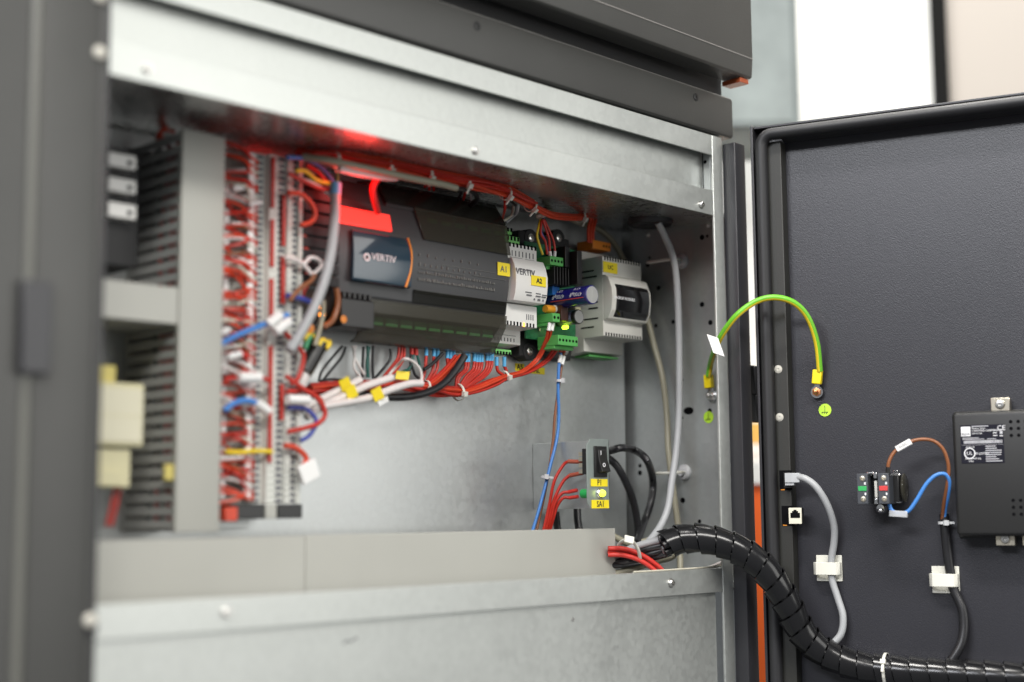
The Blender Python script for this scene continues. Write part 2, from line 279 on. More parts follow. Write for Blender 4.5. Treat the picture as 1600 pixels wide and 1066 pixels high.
# ------------------------------------------------------------------ the open door, part of the cabinet
DA = math.radians(-72); DS = Vector((math.cos(DA), math.sin(DA), 0)); DN = Vector((DS.y, -DS.x, 0)); DE = Vector((.05, -.022, 0))
DX = Matrix(((DS.x, DN.x, 0, DE.x), (DS.y, DN.y, 0, DE.y), (0, 0, 1, 0), (0, 0, 0, 1)))   # door coordinates: along the door, out of the inner face, up
def dloc(s, t, z): return DX @ Vector((s, t, z))
DFR = (DS, Vector((0, 0, 1)))
def dbox(name, m, parent, *boxes, bevel=.0006, seg=2):
    b = MB(DX)
    for x in boxes: b.box(*x)
    return b.build(name, m, parent, bevel=bevel, seg=seg)
DOOR = dbox('door', 'door_paint', CAB, (.002, .47, -.002, .004, -.38, .4515), bevel=.0004)
dbox('door_edge', 'paint_dark', DOOR, (0, .0028, -.002, .026, -.38, .4530), (.0028, .47, -.002, .022, .4505, .4530), bevel=.0006)
rim = [(.0115, .026, -.38), (.0115, .026, .43)]
for k in range(1, 7): a = math.pi-k*math.pi/12; rim.append((.0235+.012*math.cos(a), .026, .43+.012*math.sin(a)))
rim.append((.47, .026, .442))
b = MB(DX); b.tube(rim, .0062, 16, 0, sq=1.25); b.build('rim_seal', 'rubber', DOOR)
fl = MB(DX); fl.prism([(.016,.0045),(.016,.0205),(.0305,.0205),(.0312,.0045)], 'z', -.38, .4355); fl = fl.build('hinge_flange', 'flange_paint', DOOR, bevel=.0008)
dbox('top_return', 'paint_dark', DOOR, (.0312, .47, .0045, .022, .4365, .4375), bevel=.0003)
for s, z in ((0.0209,0.1993), (0.0208,0.1506)): screw(fl, dloc(s, .0205, z), DN, .0033, 'white_button', .0008)
b = MB(); cA, cB = Vector((.0503,-.0119,.2062)), Vector((.0526,-.0092,.1762)); b.cyl(cA, cB, .0078, 20); b.box(cA.x-.012, cA.x, cA.y-.002, cA.y+.006, cB.z, cA.z); b.build('hinge_knuckle', 'plastic_black', CAB, bevel=.0007)
b = MB(); cA, cB = Vector((.0531,-.0097,.1765)), Vector((.0553,-.0072,.1481)); b.cyl(cA, cB, .0082, 20); b.box(cA.x-.017, cA.x, cA.y-.003, cA.y+.006, cB.z, cA.z); b.build('hinge_knuckle', 'plastic_black', CAB, bevel=.0007)
# ------------------------------------------------------------------ slotted wiring ducts
D1 = thing('slotted_duct', (-.566, .115, .045), 'tall grey vertical wiring duct with slotted side standing left of the terminals', 'wiring duct')
b = MB(); b.box(-.5862, -.5465, .0745, .0800, .045, .3565); b.build('cover', 'pvc_grey', D1, bevel=.0012, seg=3)
b = MB(); b.box(-.5855, -.5472, .1515, .1548, .045, .355); b.build('base', 'pvc_grey_lifted', D1)
b = MB(); b.box(-.5488, -.5476, .0802, .1513, .045, .355); b.build('inner_side', 'pvc_grey_lifted', D1)
f0 = MB().box(-.5853, -.5841, .0790, .1495, .0476, .0544).build('finger', 'pvc_grey_lifted', D1, bevel=.0003, seg=1)
for k in range(1, 31): copy_to(f0, (0, 0, .01*k), D1)
b = MB(); b.box(-.5852, -.5842, .1495, .1513, .045, .355); b.build('side_strip', 'pvc_grey_lifted', D1)
DW = thing('duct_wires', (-.566, .115, .05), 'dark red wires running inside the tall slotted duct', 'wires')
for k in range(9):
    x = -.579+.026*random.random(); y = .09+.05*random.random()
    MB().tube([(x+random.uniform(-.003, .003), y+random.uniform(-.006, .006), .05+.075*i) for i in range(5)], .0021, 8, 5).build('wire', random.choice(['wire_red', 'wire_red', 'wire_black']), DW)
D2 = thing('slotted_duct', (-.67, .115, .21), 'short grey horizontal duct joining the tall duct at mid height', 'wiring duct')
z0, z1 = Vector((-.5843,.0755,.2026)).z, Vector((-.5849,.0755,.2313)).z
MB().box(-.749, -.5866, .0755, .0805, z0, z1).build('cover', 'pvc_grey', D2, bevel=.001)
MB().box(-.749, -.5868, .0808, .1545, z0+.001, z0+.0022).build('underside', 'pvc_grey_lifted', D2)
MB().box(-.749, -.5868, .0808, .1545, z1-.0022, z1-.001).build('top_side', 'pvc_grey_lifted', D2)
D3 = thing('slotted_duct', (-.41, .115, -.0195), 'long pale grey cable trunking lying along the cabinet floor', 'wiring duct')
xs = Vector((-.4636,.0752,.0185)).x; xe = Vector((-.0768,.0752,.0403)).x
MB().box(-.748, xs-.0003, .0752, .0772, -.0185, .0405).build('cover', 'pvc_grey', D3, bevel=.0006)
MB().box(xs+.0003, xe, .0750, .0770, -.0185, .0408).build('cover', 'pvc_grey', D3, bevel=.0006)
MB().box(-.748, xe-.003, .0775, .154, -.0195, -.0175).build('base', 'pvc_grey', D3)
MB().box(-.748, xe-.003, .1525, .154, -.0170, .036).build('rear_side', 'pvc_grey', D3)
# ------------------------------------------------------------------ gear on the far left, behind the post
FH = thing('contactor', (-.6202,.1,.2799), 'black switchgear block with three white terminal covers beside the post', 'contactor')
a0, a1 = Vector((-.639,.112,.3415)), Vector((-.5967,.112,.2494)); MB().box(a0.x, a1.x-.004, .112, .153, a1.z, a0.z).build('body', 'plastic_black_matt', FH, bevel=.001)
for p0, p1 in (((-.6347,.1,.3345), (-.6108,.1,.3236)), ((-.6342,.1,.3152), (-.6103,.1,.3044)), ((-.6337,.1,.2959), (-.6098,.1,.2844))):
    c_ = MB().box(p0[0], p1[0], .1, .1118, p1[2], p0[2]).build('terminal_cover', 'plastic_white', FH, bevel=.001)
    MB().lathe((p1[0]-.006, .1003, (p0[2]+p1[2])/2-.001), (0,-1,0), [(.0022,0),(.0022,.0006),(.0001,.0006)], 12).build('screw_hole', 'hole_black', c_)
RL = thing('relay', (-.6227,.085,.0656), 'cream coloured plug-in relay with yellowed socket below the short duct', 'relay')
p0, p1 = Vector((-.6491,.085,.1685)), Vector((-.6083,.085,.1094)); MB().box(p0.x, p1.x, .0852, .13, p1.z, p0.z-.012).build('case', 'relay_cream', RL, bevel=.0012); MB().box(p0.x+.002, p1.x-.002, .0842, .0851, p1.z+.003, p0.z-.016).build('face_plate', 'relay_face', RL, bevel=.0003)
MB().box(p0.x+.004, p1.x-.004, .0839, .0842, p1.z+.022, p1.z+.0226).build('print_line', 'relay_cream', RL)
q0, q1 = Vector((-.6411,.09,.1694)), Vector((-.6296,.09,.1543)); MB().box(q0.x-.01, q1.x, .09, .12, q1.z, q0.z).build('clip', 'relay_yellow', RL, bevel=.001)
q0, q1 = Vector((-.6446,.09,.1073)), Vector((-.6159,.09,.0789)); MB().box(q0.x, q1.x, .09, .153, q1.z, q0.z).build('socket', 'relay_cream', RL, bevel=.001)
q0, q1 = Vector((-.6452,.088,.0913)), Vector((-.624,.088,.0798)); MB().box(q0.x, q1.x, .088, .09, q1.z, q0.z).build('socket_step', 'relay_cream', RL, bevel=.0006)
LW = thing('relay_leads', (-.6242,.1,.0515), 'orange and red leads dropping from the cream relay', 'wires')
for d in (0, 6): MB().tube([Vector(p)+Vector((d*.0007, 0, 0)) for p in [(-.6223,.1,.08),(-.6251,.1,.0657),(-.6289,.1,.0506)]], .0013, 8, 4).build('wire', 'wire_red', LW)
YM = MB().box(-.0055, .0055, 0, .003, -.006, .006); YM.xf = Matrix.Translation(Vector((-.588,.078,.0904))); tag(YM.build('marker_tag', 'relay_yellow', bevel=.0006), 'small yellow marker tag on the slotted side of the tall duct', 'tag')
# ------------------------------------------------------------------ terminal strip
TS = thing('terminal_strip', (-.485, .12, .06), 'tall strip of grey rail terminals with red jumpers, crowded with wires', 'terminal strip')
MB().box(-.503, -.468, .1475, .1545, .046, .364).build('rail', 'galv_plate', TS, bevel=.0005)
tb = MB(); tb.prism([(-.522,.147),(-.522,.126),(-.512,.119),(-.505,.108),(-.4965,.1045),(-.488,.1035),(-.4865,.0985),(-.478,.0978),(-.477,.1005),(-.4695,.1),(-.4685,.0972),(-.4635,.0972),(-.463,.0995),(-.4575,.0995),(-.457,.0968),(-.4525,.0975),(-.4505,.106),(-.4505,.147)], 'z', .0668, .0717)
for x0, x1, y in ((-.4950,-.4895,.10375),(-.4768,-.4700,.0998),(-.4628,-.4578,.0990)): tb.box(x0, x1, y-.0003, y+.003, .0679, .0705, 1)
tb.box(-.5185, -.514, .1205, .126, .068, .0704, 1)
t0 = tb.build('terminal_block', ['terminal_grey', 'terminal_dark'], TS, smooth=False)
for k in range(1, 56): copy_to(t0, (0, 0, .0052*k), TS)
for za, zb, x in ((.312,.355,-.4845),(.262,.302,-.4845),(.21,.252,-.4845),(.1,.196,-.4845),(.281,.325,-.473),(.232,.272,-.473),(.135,.165,-.473)):
    MB().box(x-.0015, x+.0015, .0955, .0985, za, zb).build('jumper', 'wire_red', TS, bevel=.0004)
MB().box(-.5070, -.5015, .0985, .1040, .07, .356).build('marker_strip', 'label_white', TS, bevel=.0004)
MB().box(-.5275, -.5235, .102, .108, .07, .33).build('marker_strip', 'label_white', TS, bevel=.0004)
for x0, x1, m in ((-.522,-.4895,'plastic_black'),(-.4885,-.4775,'pvc_grey'),(-.4765,-.4515,'plastic_black')): MB().box(x0, x1, .0955, .15, .0545, .0662).build('end_stop', m, TS, bevel=.0008)
MB().box(-.53, -.518, .092, .12, .053, .064).build('end_stop', 'wire_orange_red', TS, bevel=.0008)
DT = thing('loose_loop', (-.5671,.11,.3647), 'orange-red wire loops showing over the top of the tall duct', 'wires')
for p in ([(-.5712,.12,.3537),(-.5785,.12,.3619),(-.5716,.12,.37),(-.558,.12,.3753),(-.5488,.12,.3727)], [(-.5488,.12,.3706),(-.5367,.12,.3777),(-.5211,.12,.3812),(-.5103,.12,.3784)], [(-.5692,.13,.3549),(-.5747,.13,.3624),(-.5689,.13,.3693),(-.5593,.13,.3695)]): MB().tube(p, .0019, 8, 5).build('wire', 'wire_orange_red', DT)
# wires between the tall duct and the terminals
TW = thing('terminal_wires', (-.52, .11, .05), 'mass of short red and white wires looping from the tall duct into the terminals', 'wires')
random.seed(11)
for k in range(104):
    z = .070+.00272*k+random.uniform(-.002, .002)
    m = random.choices(['wire_red', 'wire_orange_red', 'wire_white', 'wire_cream', 'wire_brown'], [8, 5, 3.6, 1.6, .6])[0]
    if z > .30: m = random.choice(['wire_red', 'wire_white', 'wire_orange_red', 'wire_cream'])
    dz = random.uniform(-.010, .012); sag = random.uniform(-.004, .01); y0 = random.uniform(.093, .125)
    MB().tube([(-.556, y0+.012, z+dz*1.3), (-.538, y0-.004, z+dz+sag), (-.518, .099+random.uniform(-.008, .006), z+dz*.5+sag), (-.507, .098, z+sag*.4), (-.4955, .1035, z)], random.uniform(.0011, .00155), 7, 4).build('wire', m, TW)
for p, r in ((((-.507,.092,.2065)), .0052), (((-.525,.09,.1845)), .0048), (((-.508,.093,.1475)), .0045), (((-.535,.092,.203)), .004), (((-.52,.094,.323)), .0045), (((-.505,.093,.312)), .004)):
    MB().tube([Vector(p)+Vector((-.006, 0, -.0018)), Vector(p)+Vector((.006, 0, .0018))], r*.6, 10, 0).build('wire_sleeve', 'label_white', TW)
def wire(name, path, r, m, label, cat='cable', seg=10, smooth=6, parent=None, group=None):
    o = MB().tube(path, r, seg, smooth).build(name, m, parent)
    if parent is None: tag(o, label, cat, group)
    return o
BW = thing('sleeved_wire', (-.5057,.088,.207), 'blue wire with two white marker sleeves crossing the middle of the terminals', 'wire')
wire('wire', [(-.5392,.088,.1929),(-.5211,.088,.202),(-.5026,.088,.2098),(-.4881,.088,.2164),(-.474,.088,.2219)], .0024, 'wire_blue', '', parent=BW)
wire('sleeve', [(-.4966,.085,.2111),(-.4839,.085,.2207)], .0042, 'label_white', '', parent=BW, smooth=0); wire('sleeve', [(-.4896,.084,.2058),(-.4755,.084,.216)], .0040, 'label_white', '', parent=BW, smooth=0)
BW2 = thing('sleeved_wire', (-.5109,.088,.1443), 'blue wire with one white sleeve arching over red wires low on the terminals', 'wire')
wire('wire', [(-.5352,.088,.1397),(-.5256,.088,.1462),(-.5141,.088,.1488),(-.5035,.088,.1473)], .0024, 'wire_blue', '', parent=BW2); wire('sleeve', [(-.5055,.087,.1476),(-.4928,.087,.1409)], .004, 'label_white', '', parent=BW2, smooth=0)
WW = thing('sleeved_wire', (-.5113,.088,.1675), 'red wire with a fat white sleeve between the two blue wires', 'wire')
wire('sleeve', [(-.5237,.086,.1666),(-.5028,.086,.1679)], .0044, 'label_white', '', parent=WW, smooth=0); wire('wire', [(-.5356,.088,.164),(-.5224,.088,.1669),(-.5013,.088,.1681),(-.4899,.088,.1651)], .0018, 'wire_red', '', parent=WW)
wire('earth_lead', [(-.5293,.094,.1077),(-.5172,.094,.1075),(-.4999,.094,.1089),(-.4841,.094,.1087)], .0019, 'wire_yellow', 'thin green-yellow earth lead entering the lower terminals', 'wire')
# loops on the right of the terminals
RL_ = [('red loop of wire bulging from the upper right of the terminals', 'wire_orange_red', 'Y=.085', [(-.4753,.088,.3249),(-.462,.088,.3253),(-.4512,.088,.3193),(-.447,.088,.3105),(-.451,.088,.3033),(-.4617,.088,.299)], .0022),
 ('red looped wire with white sleeve right of the lower terminals', 'wire_red', '', [(-.4738,.09,.171),(-.4586,.09,.1628),(-.4419,.09,.1546),(-.433,.09,.1426),(-.4383,.09,.1343),(-.4516,.09,.1295),(-.4712,.09,.1252)], .0021),
 ('second red wire curling beside the lower terminals', 'wire_red', '', [(-.4706,.094,.1587),(-.4502,.094,.1603),(-.4354,.094,.1541),(-.4319,.094,.1445)], .0021),
 ('dark blue wire curling right of the lower terminals', 'wire_darkblue', '', [(-.47,.092,.1454),(-.4536,.092,.1456),(-.4435,.092,.1396),(-.4408,.092,.1332),(-.4474,.092,.1234),(-.4566,.092,.1183)], .0019),
 ('short red wire with white tag curling above the trunking', 'wire_orange_red', '', [(-.4743,.09,.114),(-.4633,.09,.1122),(-.4527,.09,.1045),(-.4552,.09,.0976)], .0024),
 ('pale blue wire slanting from the terminals behind the grey cable', 'wire_darkblue', '', [(-.4725,.092,.2386),(-.4613,.092,.2381),(-.4499,.092,.236),(-.4391,.092,.2343)], .0024),
 ('white wire pair looped in a ring beside the grey cable', 'wire_white', '', [(-.4764,.09,.2703),(-.4665,.09,.2698),(-.4571,.09,.2671),(-.4505,.09,.2728),(-.4424,.09,.2727),(-.4375,.09,.2683),(-.4429,.09,.2622),(-.4483,.09,.2594),(-.4531,.09,.2632),(-.4585,.09,.267)], .0018)]
for lab, m, _, p, r in RL_: wire('loop_wire', p, r, m, lab, 'wire')
b = MB(); b.obox((-.4514,.088,.0929), Vector((.0085, 0, .004)), Vector((0, .002, 0)), Vector((-.003, 0, .0075))); tag(b.build('marker_tag', 'label_white', bevel=.0008), 'blank white tag dangling right of the lowest terminals', 'tag')
b = MB(); b.tube([(-.4744,.087,.1517),(-.4528,.087,.1522)], .004, 10, 0); tag(b.build('wire_sleeve', 'label_white'), 'white sleeve on the red loop right of the terminals', 'sleeve')
for k, (p, m) in enumerate((([(-.4755,.09,.207),(-.4603,.09,.1948),(-.4562,.09,.1871),(-.4613,.09,.1707),(-.4685,.09,.1649)], 'wire_red'), ([(-.4526,.1,.2976),(-.4483,.1,.2761),(-.4467,.1,.2542),(-.4519,.1,.2372)], 'wire_red'), ([(-.4492,.1,.2953),(-.4441,.1,.2655),(-.4466,.1,.2487)], 'wire_orange_red'), ([(-.4728,.088,.2338),(-.4611,.088,.2458),(-.4511,.088,.2523),(-.4465,.088,.2583)], 'wire_brown'))):
    wire('loop_wire', p, .0021, m, ('red wire dropping beside the lower half of the terminals', 'red wire running down just right of the terminals', 'orange-red wire alongside the dark gap by the terminals', 'brown wire crossing under the white ring of wire')[k], 'wire')
# fat grey cable with coloured cores
GC = thing('sheathed_cable', (-.4469,.08,.2193), 'thick pale grey cable curving down in front of the controller with coloured cores', 'cable')
wire('sheath', [(-.4315,.08,.3309),(-.432,.08,.3086),(-.4352,.08,.2805),(-.4418,.08,.2551),(-.4524,.08,.2306),(-.4667,.08,.2068),(-.4782,.08,.1911)], .0044, 'wire_grey', '', parent=GC, seg=16)
wire('heat_shrink', [(-.4309,.08,.3389),(-.4315,.08,.3287)], .0047, 'ferrule_blue', '', parent=GC, smooth=0, seg=16)
for m, p in (('wire_blue', [(-.4792,.085,.3538),(-.4613,.085,.3558),(-.4463,.085,.3528),(-.436,.085,.3467),(-.429,.085,.3389)]), ('wire_yellow', [(-.4713,.083,.3433),(-.4607,.083,.3445),(-.4512,.083,.3394),(-.4416,.083,.3382),(-.4299,.083,.3384)]), ('wire_red', [(-.4577,.087,.3512),(-.4461,.087,.3476),(-.4371,.087,.3413),(-.4267,.087,.3385)]), ('wire_red', [(-.4764,.085,.3401),(-.459,.085,.3357),(-.4441,.085,.3326),(-.4289,.085,.3333)]), ('wire_green', [(-.4605,.086,.3589),(-.4436,.086,.3579),(-.4311,.086,.3572),(-.4248,.086,.3499),(-.4254,.086,.3396)]), ('wire_white', [(-.467,.086,.3374),(-.4536,.086,.3368),(-.4364,.086,.3312),(-.4295,.086,.3266)])): wire('core', p, .0018, m, '', parent=GC)
# ------------------------------------------------------------------ rail behind the devices
tag(MB().box(-.45, .012, .1465, .1547, .262, .297).build('mounting_rail', 'galv_plate', bevel=.0006), 'galvanised mounting rail behind the row of control modules', 'rail')
# ------------------------------------------------------------------ big dark controller
A1 = thing('controller', (-.33, .15, .222), 'large dark grey controller with blue screen, lit red strip and smoked terminal flaps', 'controller')
hp = [(.15,.224),(.127,.224),(.1145,.2365),(.1052,.25),(.1035,.2628),(.1012,.275),(.1005,.2877),(.1012,.3),(.1025,.3095),(.108,.3345),(.122,.355),(.15,.36)]
MB().prism(hp, 'x', -.455, -.1995).build('housing', 'plastic_housing', A1, bevel=.0008)
MB().prism([(.1055,.3385),(.1205,.3605),(.149,.3650),(.149,.3612),(.1225,.3565),(.1085,.3365)], 'x', -.352, -.1985).build('top_cover', 'smoke', A1, bevel=.0005)
MB().prism([(.1075,.3345),(.12,.3545),(.149,.3595),(.149,.3605),(.121,.3575),(.1062,.337)], 'x', -.352, -.1990).build('cover_lining', 'plastic_dark', A1)
MB().add([(-.3195,.1052,.3385),(-.1980,.1052,.3372),(-.1975,.1002,.3072),(-.311,.1002,.3085),(-.3195,.1068,.3385),(-.1980,.1068,.3372),(-.1975,.1018,.3072),(-.311,.1018,.3085)], [(0,1,2,3),(7,6,5,4),(0,4,5,1),(1,5,6,2),(2,6,7,3),(3,7,4,0)]).build('upper_flap', 'smoke_clear', A1, bevel=.0003)
lp = [(.1060,.2478),(.1078,.236),(.1245,.2122),(.1315,.2106),(.1318,.2122),(.1256,.2140),(.1095,.2366),(.1078,.2478)]
MB().prism(lp, 'x', -.373, -.1975).build('lower_flap', 'smoke_clear', A1, bevel=.0003)
MB().prism([(.1010,.2605),(.1048,.2490),(.1070,.2492),(.1030,.2610)], 'x', -.322, -.2025).build('lower_window', 'smoke', A1, bevel=.0003)
for k in range(9): MB().box(-.362+.0175*k, -.348+.0175*k, .1150, .1205, .2262, .2335).build('connector', 'connector_green', A1, bevel=.0005)
for k in range(6): MB().box(-.302+.0175*k, -.289+.0175*k, .1062, .1085, .322, .331).build('connector', 'connector_green', A1, bevel=.0005)
scr = MB().prism([(.1,.2598),(.0965,.2615),(.0955,.283),(.0965,.3045),(.1,.306)], 'x', -.3985, -.3305).build('screen', 'screen_blue', A1, bevel=.0006)
wire('screen_edge', [(-.3352,.0962,.3059),(-.3313,.0962,.2958),(-.3306,.0962,.287),(-.3321,.0962,.275),(-.3375,.0962,.2604)], .0011, 'accent_orange', '', parent=A1, seg=8)
text('VERTIV', (-.3643,.095,.2834), .0085, 'ink_white', scr, sx=1.05); b = MB(); b.lathe((-.3839,.0953,.2822), (0,-1,0), [(.0036,0),(.0036,.0004),(.0020,.0004),(.0020,.0)], 16); b.build('emblem', 'ink_white', scr)
MB().prism([(.1005,.3105),(.1042,.3265),(.1085,.3262),(.1045,.3100)], 'x', -.4115, -.3495).build('status_strip', 'red_lit', A1, bevel=.0008)
rl_ = bpy.data.lights.new('status_strip_glow', 'POINT'); rl_.energy = .19; rl_.color = (1, .04, .03); rl_.shadow_soft_size = .02; ro = bpy.data.objects.new('status_strip_glow', rl_); COL.objects.link(ro); ro.location = (-.418, .074, .334)
lb = MB().box(-.2165, -.1995, .0996, .1001, .2857, .2985).build('label', 'yellow_label', A1, bevel=.0001, seg=1); text('A1', (-.208, .0995, .292), .0085, 'ink_grey', lb, bold=.0001)
pm = MB(); random.seed(4)
for r_, (zz, n) in enumerate(((.276, 34), (.2695, 40), (.283, 12), (.292, 8))):
    for k in range(n):
        x = -.318+.1*k/n*(1 if n > 20 else .85)+random.uniform(-.0006, .0006)
        pm.box(x, x+.0011, .0997-.0003*(r_ == 1)+.0012*(r_ == 1), .1012+.0012*(r_ == 1), zz, zz+random.uniform(.0012, .003))
for x0, x1, z in ((-.318,-.26,.2805),(-.25,-.205,.2815),(-.29,-.215,.287)): pm.box(x0, x1, .0999, .1006, z, z+.0003)
pm.build('printed_legend', 'ink_faint', A1, smooth=False)
for k in range(9): MB().box(-.4525, -.4135, .0965, .104, .252+.0105*k, .2605+.0105*k).build('rib', 'plastic_black_matt', A1, bevel=.0008)
MB().box(-.4075, -.3705, .1005, .13, .2195, .2445).build('cable_block', 'plastic_black', A1, bevel=.001)
for k in range(6): MB().box(-.4060+.0058*k, -.4030+.0058*k, .1003, .112, .2447, .2500).build('fin', 'plastic_black', A1, bevel=.0004)
MB().lathe((-.4058,.0998,.2255), (0,-1,0), [(.0034,0),(.0034,.0003),(.0001,.0006)], 14).build('indicator', mat('led_dim', (.5, .16, .01), .4, emit=.25, ecol=(1, .3, .02)).name, A1)
# ------------------------------------------------------------------ white expansion module
A2 = thing('expansion_module', (-.174, .15, .222), 'white expansion module with printed front beside the dark controller', 'module')
MB().prism([(.15,.223),(.1334,.2249),(.1334,.2392),(.110,.2402),(.110,.2616),(.150,.2618)], 'x', -.1962, -.151).build('lower_housing', 'plastic_white', A2, bevel=.0006)
MB().prism([(.15,.2620),(.0984,.2632),(.0958,.270),(.0945,.2805),(.0945,.2895),(.0968,.2985),(.1005,.3058),(.15,.3062)], 'x', -.1962, -.151).build('front_housing', 'plastic_white', A2, bevel=.0006)
MB().prism([(.15,.3064),(.1095,.3064),(.1095,.3215),(.113,.3225),(.15,.3225)], 'x', -.1962, -.151).build('upper_housing', 'plastic_white', A2, bevel=.0006)
for k in range(8): MB().box(-.1905+.0052*k, -.1882+.0052*k, .1092, .1102, .3185, .3228).build('vent_slot', 'hole_black', A2)
for k in range(9): MB().box(-.1940+.0046*k, -.1920+.0046*k, .1097, .1107, .2402, .2442).build('vent_slot', 'led_orange' if k == 5 else 'hole_black', A2)
text('VERTIV', (-.1831,.0945,.2911), .0090, 'ink_grey', A2, bold=.00012, sx=.95)
lb = MB().box(-.1755, -.1545, .0937, .0942, .2795, .2895).build('label', 'yellow_label', A2, bevel=.0001, seg=1); text('A2', (-.1645, .0936, .2845), .0068, 'ink', lb, bold=.00025)
pm = MB()
for x, z, w_ in ((-.164,.2765,.006),(-.164,.2740,.005),(-.178,.2715,.009),(-.164,.2715,.007),(-.155,.2708,.007),(-.177,.2690,.007),(-.164,.2690,.007),(-.156,.2690,.006),(-.186,.2865,.003),(-.186,.284,.003),(-.186,.2815,.003),(-.186,.279,.003),(-.186,.2765,.003)): pm.box(x-w_/2, x+w_/2, .0953, .0972, z, z+.0011)
for x in (-.169, -.1635, -.1615, -.1565): pm.box(x, x+.0014, .0965, .0982, .2645+.001, .2665+.0008)
for k in range(7): pm.box(-.187+.005*k, -.186+.005*k, .1091, .1096, .3095, .3150)
pm.box(-.19, -.172, .1091, .1095, .3078, .3082); pm.box(-.168, -.155, .1091, .1095, .3078, .3082)
for k in range(4): pm.box(-.1665+.003*k, -.1655+.003*k, .1096, .1101, .2475, .2530)
for k in range(7): pm.box(-.188+.0045*k, -.187+.0045*k, .1330, .1335, .2275, .2310)
pm.box(-.19, -.158, .1330, .1334, .2335, .2339)
pm.build('printed_legend', 'ink_grey', A2, smooth=False)
for p0, p1 in (((-.1936,.132,.2189), (-.1656,.132,.2133)),):
    g = MB().box(p0[0], p1[0], .132, .149, p1[2]+.001, p0[2]).build('connector', 'connector_green_light', A2, bevel=.0006)
    for k in range(6): MB().box(p0[0]+.003+.0042*k, p0[0]+.0055+.0042*k, .1316, .1321, p0[2]-.0055, p0[2]-.0022).build('screw_hole', 'hole_black', g)
for p0, p1 in (((-.1856,.12,.3321), (-.1646,.12,.3257)), ((-.1754,.13,.3414), (-.1653,.13,.3369))):
    g = MB().box(p0[0], p1[0], p0[1], .148, p1[2]-.001, p0[2]).build('connector', 'connector_green_light', A2, bevel=.0006)
    for k in range(4 if p1[0]-p0[0] > .015 else 2): MB().box(p0[0]+.003+.0048*k, p0[0]+.0055+.0048*k, p0[1]-.0004, p0[1]+.0001, p1[2]+.002, p1[2]+.006).build('screw_hole', 'hole_black', g)
# ------------------------------------------------------------------ green circuit board module with capacitors
PB = thing('circuit_board_module', (-.115, .15, .215), 'open green circuit board module with big blue capacitor and black heat sink', 'circuit board')
MB().box(-.1478, -.0700, .138, .153, .2150, .3450).build('carrier', 'plastic_black_matt', PB, bevel=.0015)
for p in ((-.1335,.136,.2205), (-.0792,.136,.2251), (-.1298,.138,.3387), (-.0878,.138,.3442)):
    e = MB(); e.cyl((p[0], .137, p[2]), (p[0], .153, p[2]), .0095, 22); e = e.build('mounting_ear', 'plastic_black_matt', PB, bevel=.0008)
    screw(e, (p[0], .137, p[2]), (0,-1,0), .0034, 'screw_zinc', .001)
MB().box(-.1478, -.0720, .1292, .1308, .2320, .3320).build('board', 'pcb', PB)
cap = MB(); cap.lathe((-.1120, .129, .2738), (0,-1,0), [(.0098,0),(.0098,.054),(.0100,.0565),(.0096,.0585),(.0085,.0588)], 32); cap = cap.build('capacitor', 'capacitor_blue', PB)
ct = MB(); ct.lathe((-.1120, .0705, .2738), (0,-1,0), [(.0086,0),(.0086,.0006),(.0001,.0006)], 28); ct.box(-.1124, -.1116, .0696, .0700, .2665, .2811); ct.build('end_cap', 'capacitor_top', cap)
CT = (Vector((0, 1, 0)), Vector((0, 0, -1)))
def curved_print(body, y, zc, size, m, parent, R=.00995, cx=-.1120, cz=.2738):
    o = text(body, (0, 0, 0), size, m, parent, ru=CT)
    for v in o.data.vertices:
        w_ = Vector(o.location)+v.co; a = (w_.z)/R+zc; v.co = Vector((cx-R*math.cos(a)+w_.x*.2, y+w_.y, cz+R*math.sin(a)))-Vector(o.location)
    return o
for y_ in (.108, .084): curved_print('4700µF', y_, .10, .0056, 'ink_white', cap); curved_print('63 V', y_, .75, .0048, 'ink_white', cap)
st = MB(); st.box(-.1223, -.1205, .074, .118, .2702, .2708); st.build('red_print_line', 'ferrule_red', cap)
cap2 = MB(); cap2.lathe((-.0990, .129, .2556), (0,-1,0), [(.0075,0),(.0075,.026),(.0077,.0275),(.0074,.0288),(.0064,.029)], 28); cap2 = cap2.build('capacitor', 'plastic_black', PB)
MB().lathe((-.0990, .125, .2556), (0,-1,0), [(.00765,0),(.00765,.02)], 28).build('sleeve', 'capacitor_sleeve', cap2)
MB().lathe((-.0990, .1001, .2556), (0,-1,0), [(.0065,0),(.0065,.0004),(.0001,.0004)], 24).build('end_cap', 'capacitor_top', cap2)
hs = MB().box(-.1100, -.1025, .0915, .1285, .2870, .3220).build('heat_sink', 'heatsink', PB, bevel=.0006)
for k in range(6): MB().box(-.1145-.0042*k, -.1130-.0042*k, .1000, .1285, .2855, .3040).build('fin', 'heatsink', hs, bevel=.0003)
MB().box(-.1175, -.1105, .1010, .1285, .3050, .3270).build('heat_sink', 'heatsink', PB, bevel=.0006)
def plug(parent, x0, x1, y0, y1, z0, z1, n, m='connector_green', dark=.0036, low=.0035):
    g = MB().box(x0, x1, y0, y1, z0, z1).build('connector', m, parent, bevel=.0005)
    MB().box(x0+.0004, x1-.0004, y0+.006, y1, z0-low, z0).build('connector_step', m, g, bevel=.0005)
    p = (x1-x0)/n
    for k in range(n):
        cx = x0+p*(k+.5); MB().lathe((cx, y0+.0002, (z0+z1)/2), (0,-1,0), [(p*.30,0),(p*.30,.0003),(.0001,.0003)], 10).build('screw_hole', 'hole_black', g)
        MB().box(cx-p*.22, cx+p*.22, y0+.004, y0+.0085, z1-.0002, z1+.0002).build('wire_entry', 'hole_black', g)
    return g
plug(PB, -.1412, -.1218, .1, .129, .3048, .3138, 4)
plug(PB, -.1385, -.1278, .1, .129, .2472, .2560, 2)
plug(PB, -.1308, -.1012, .1, .129, .2245, .2345, 6)
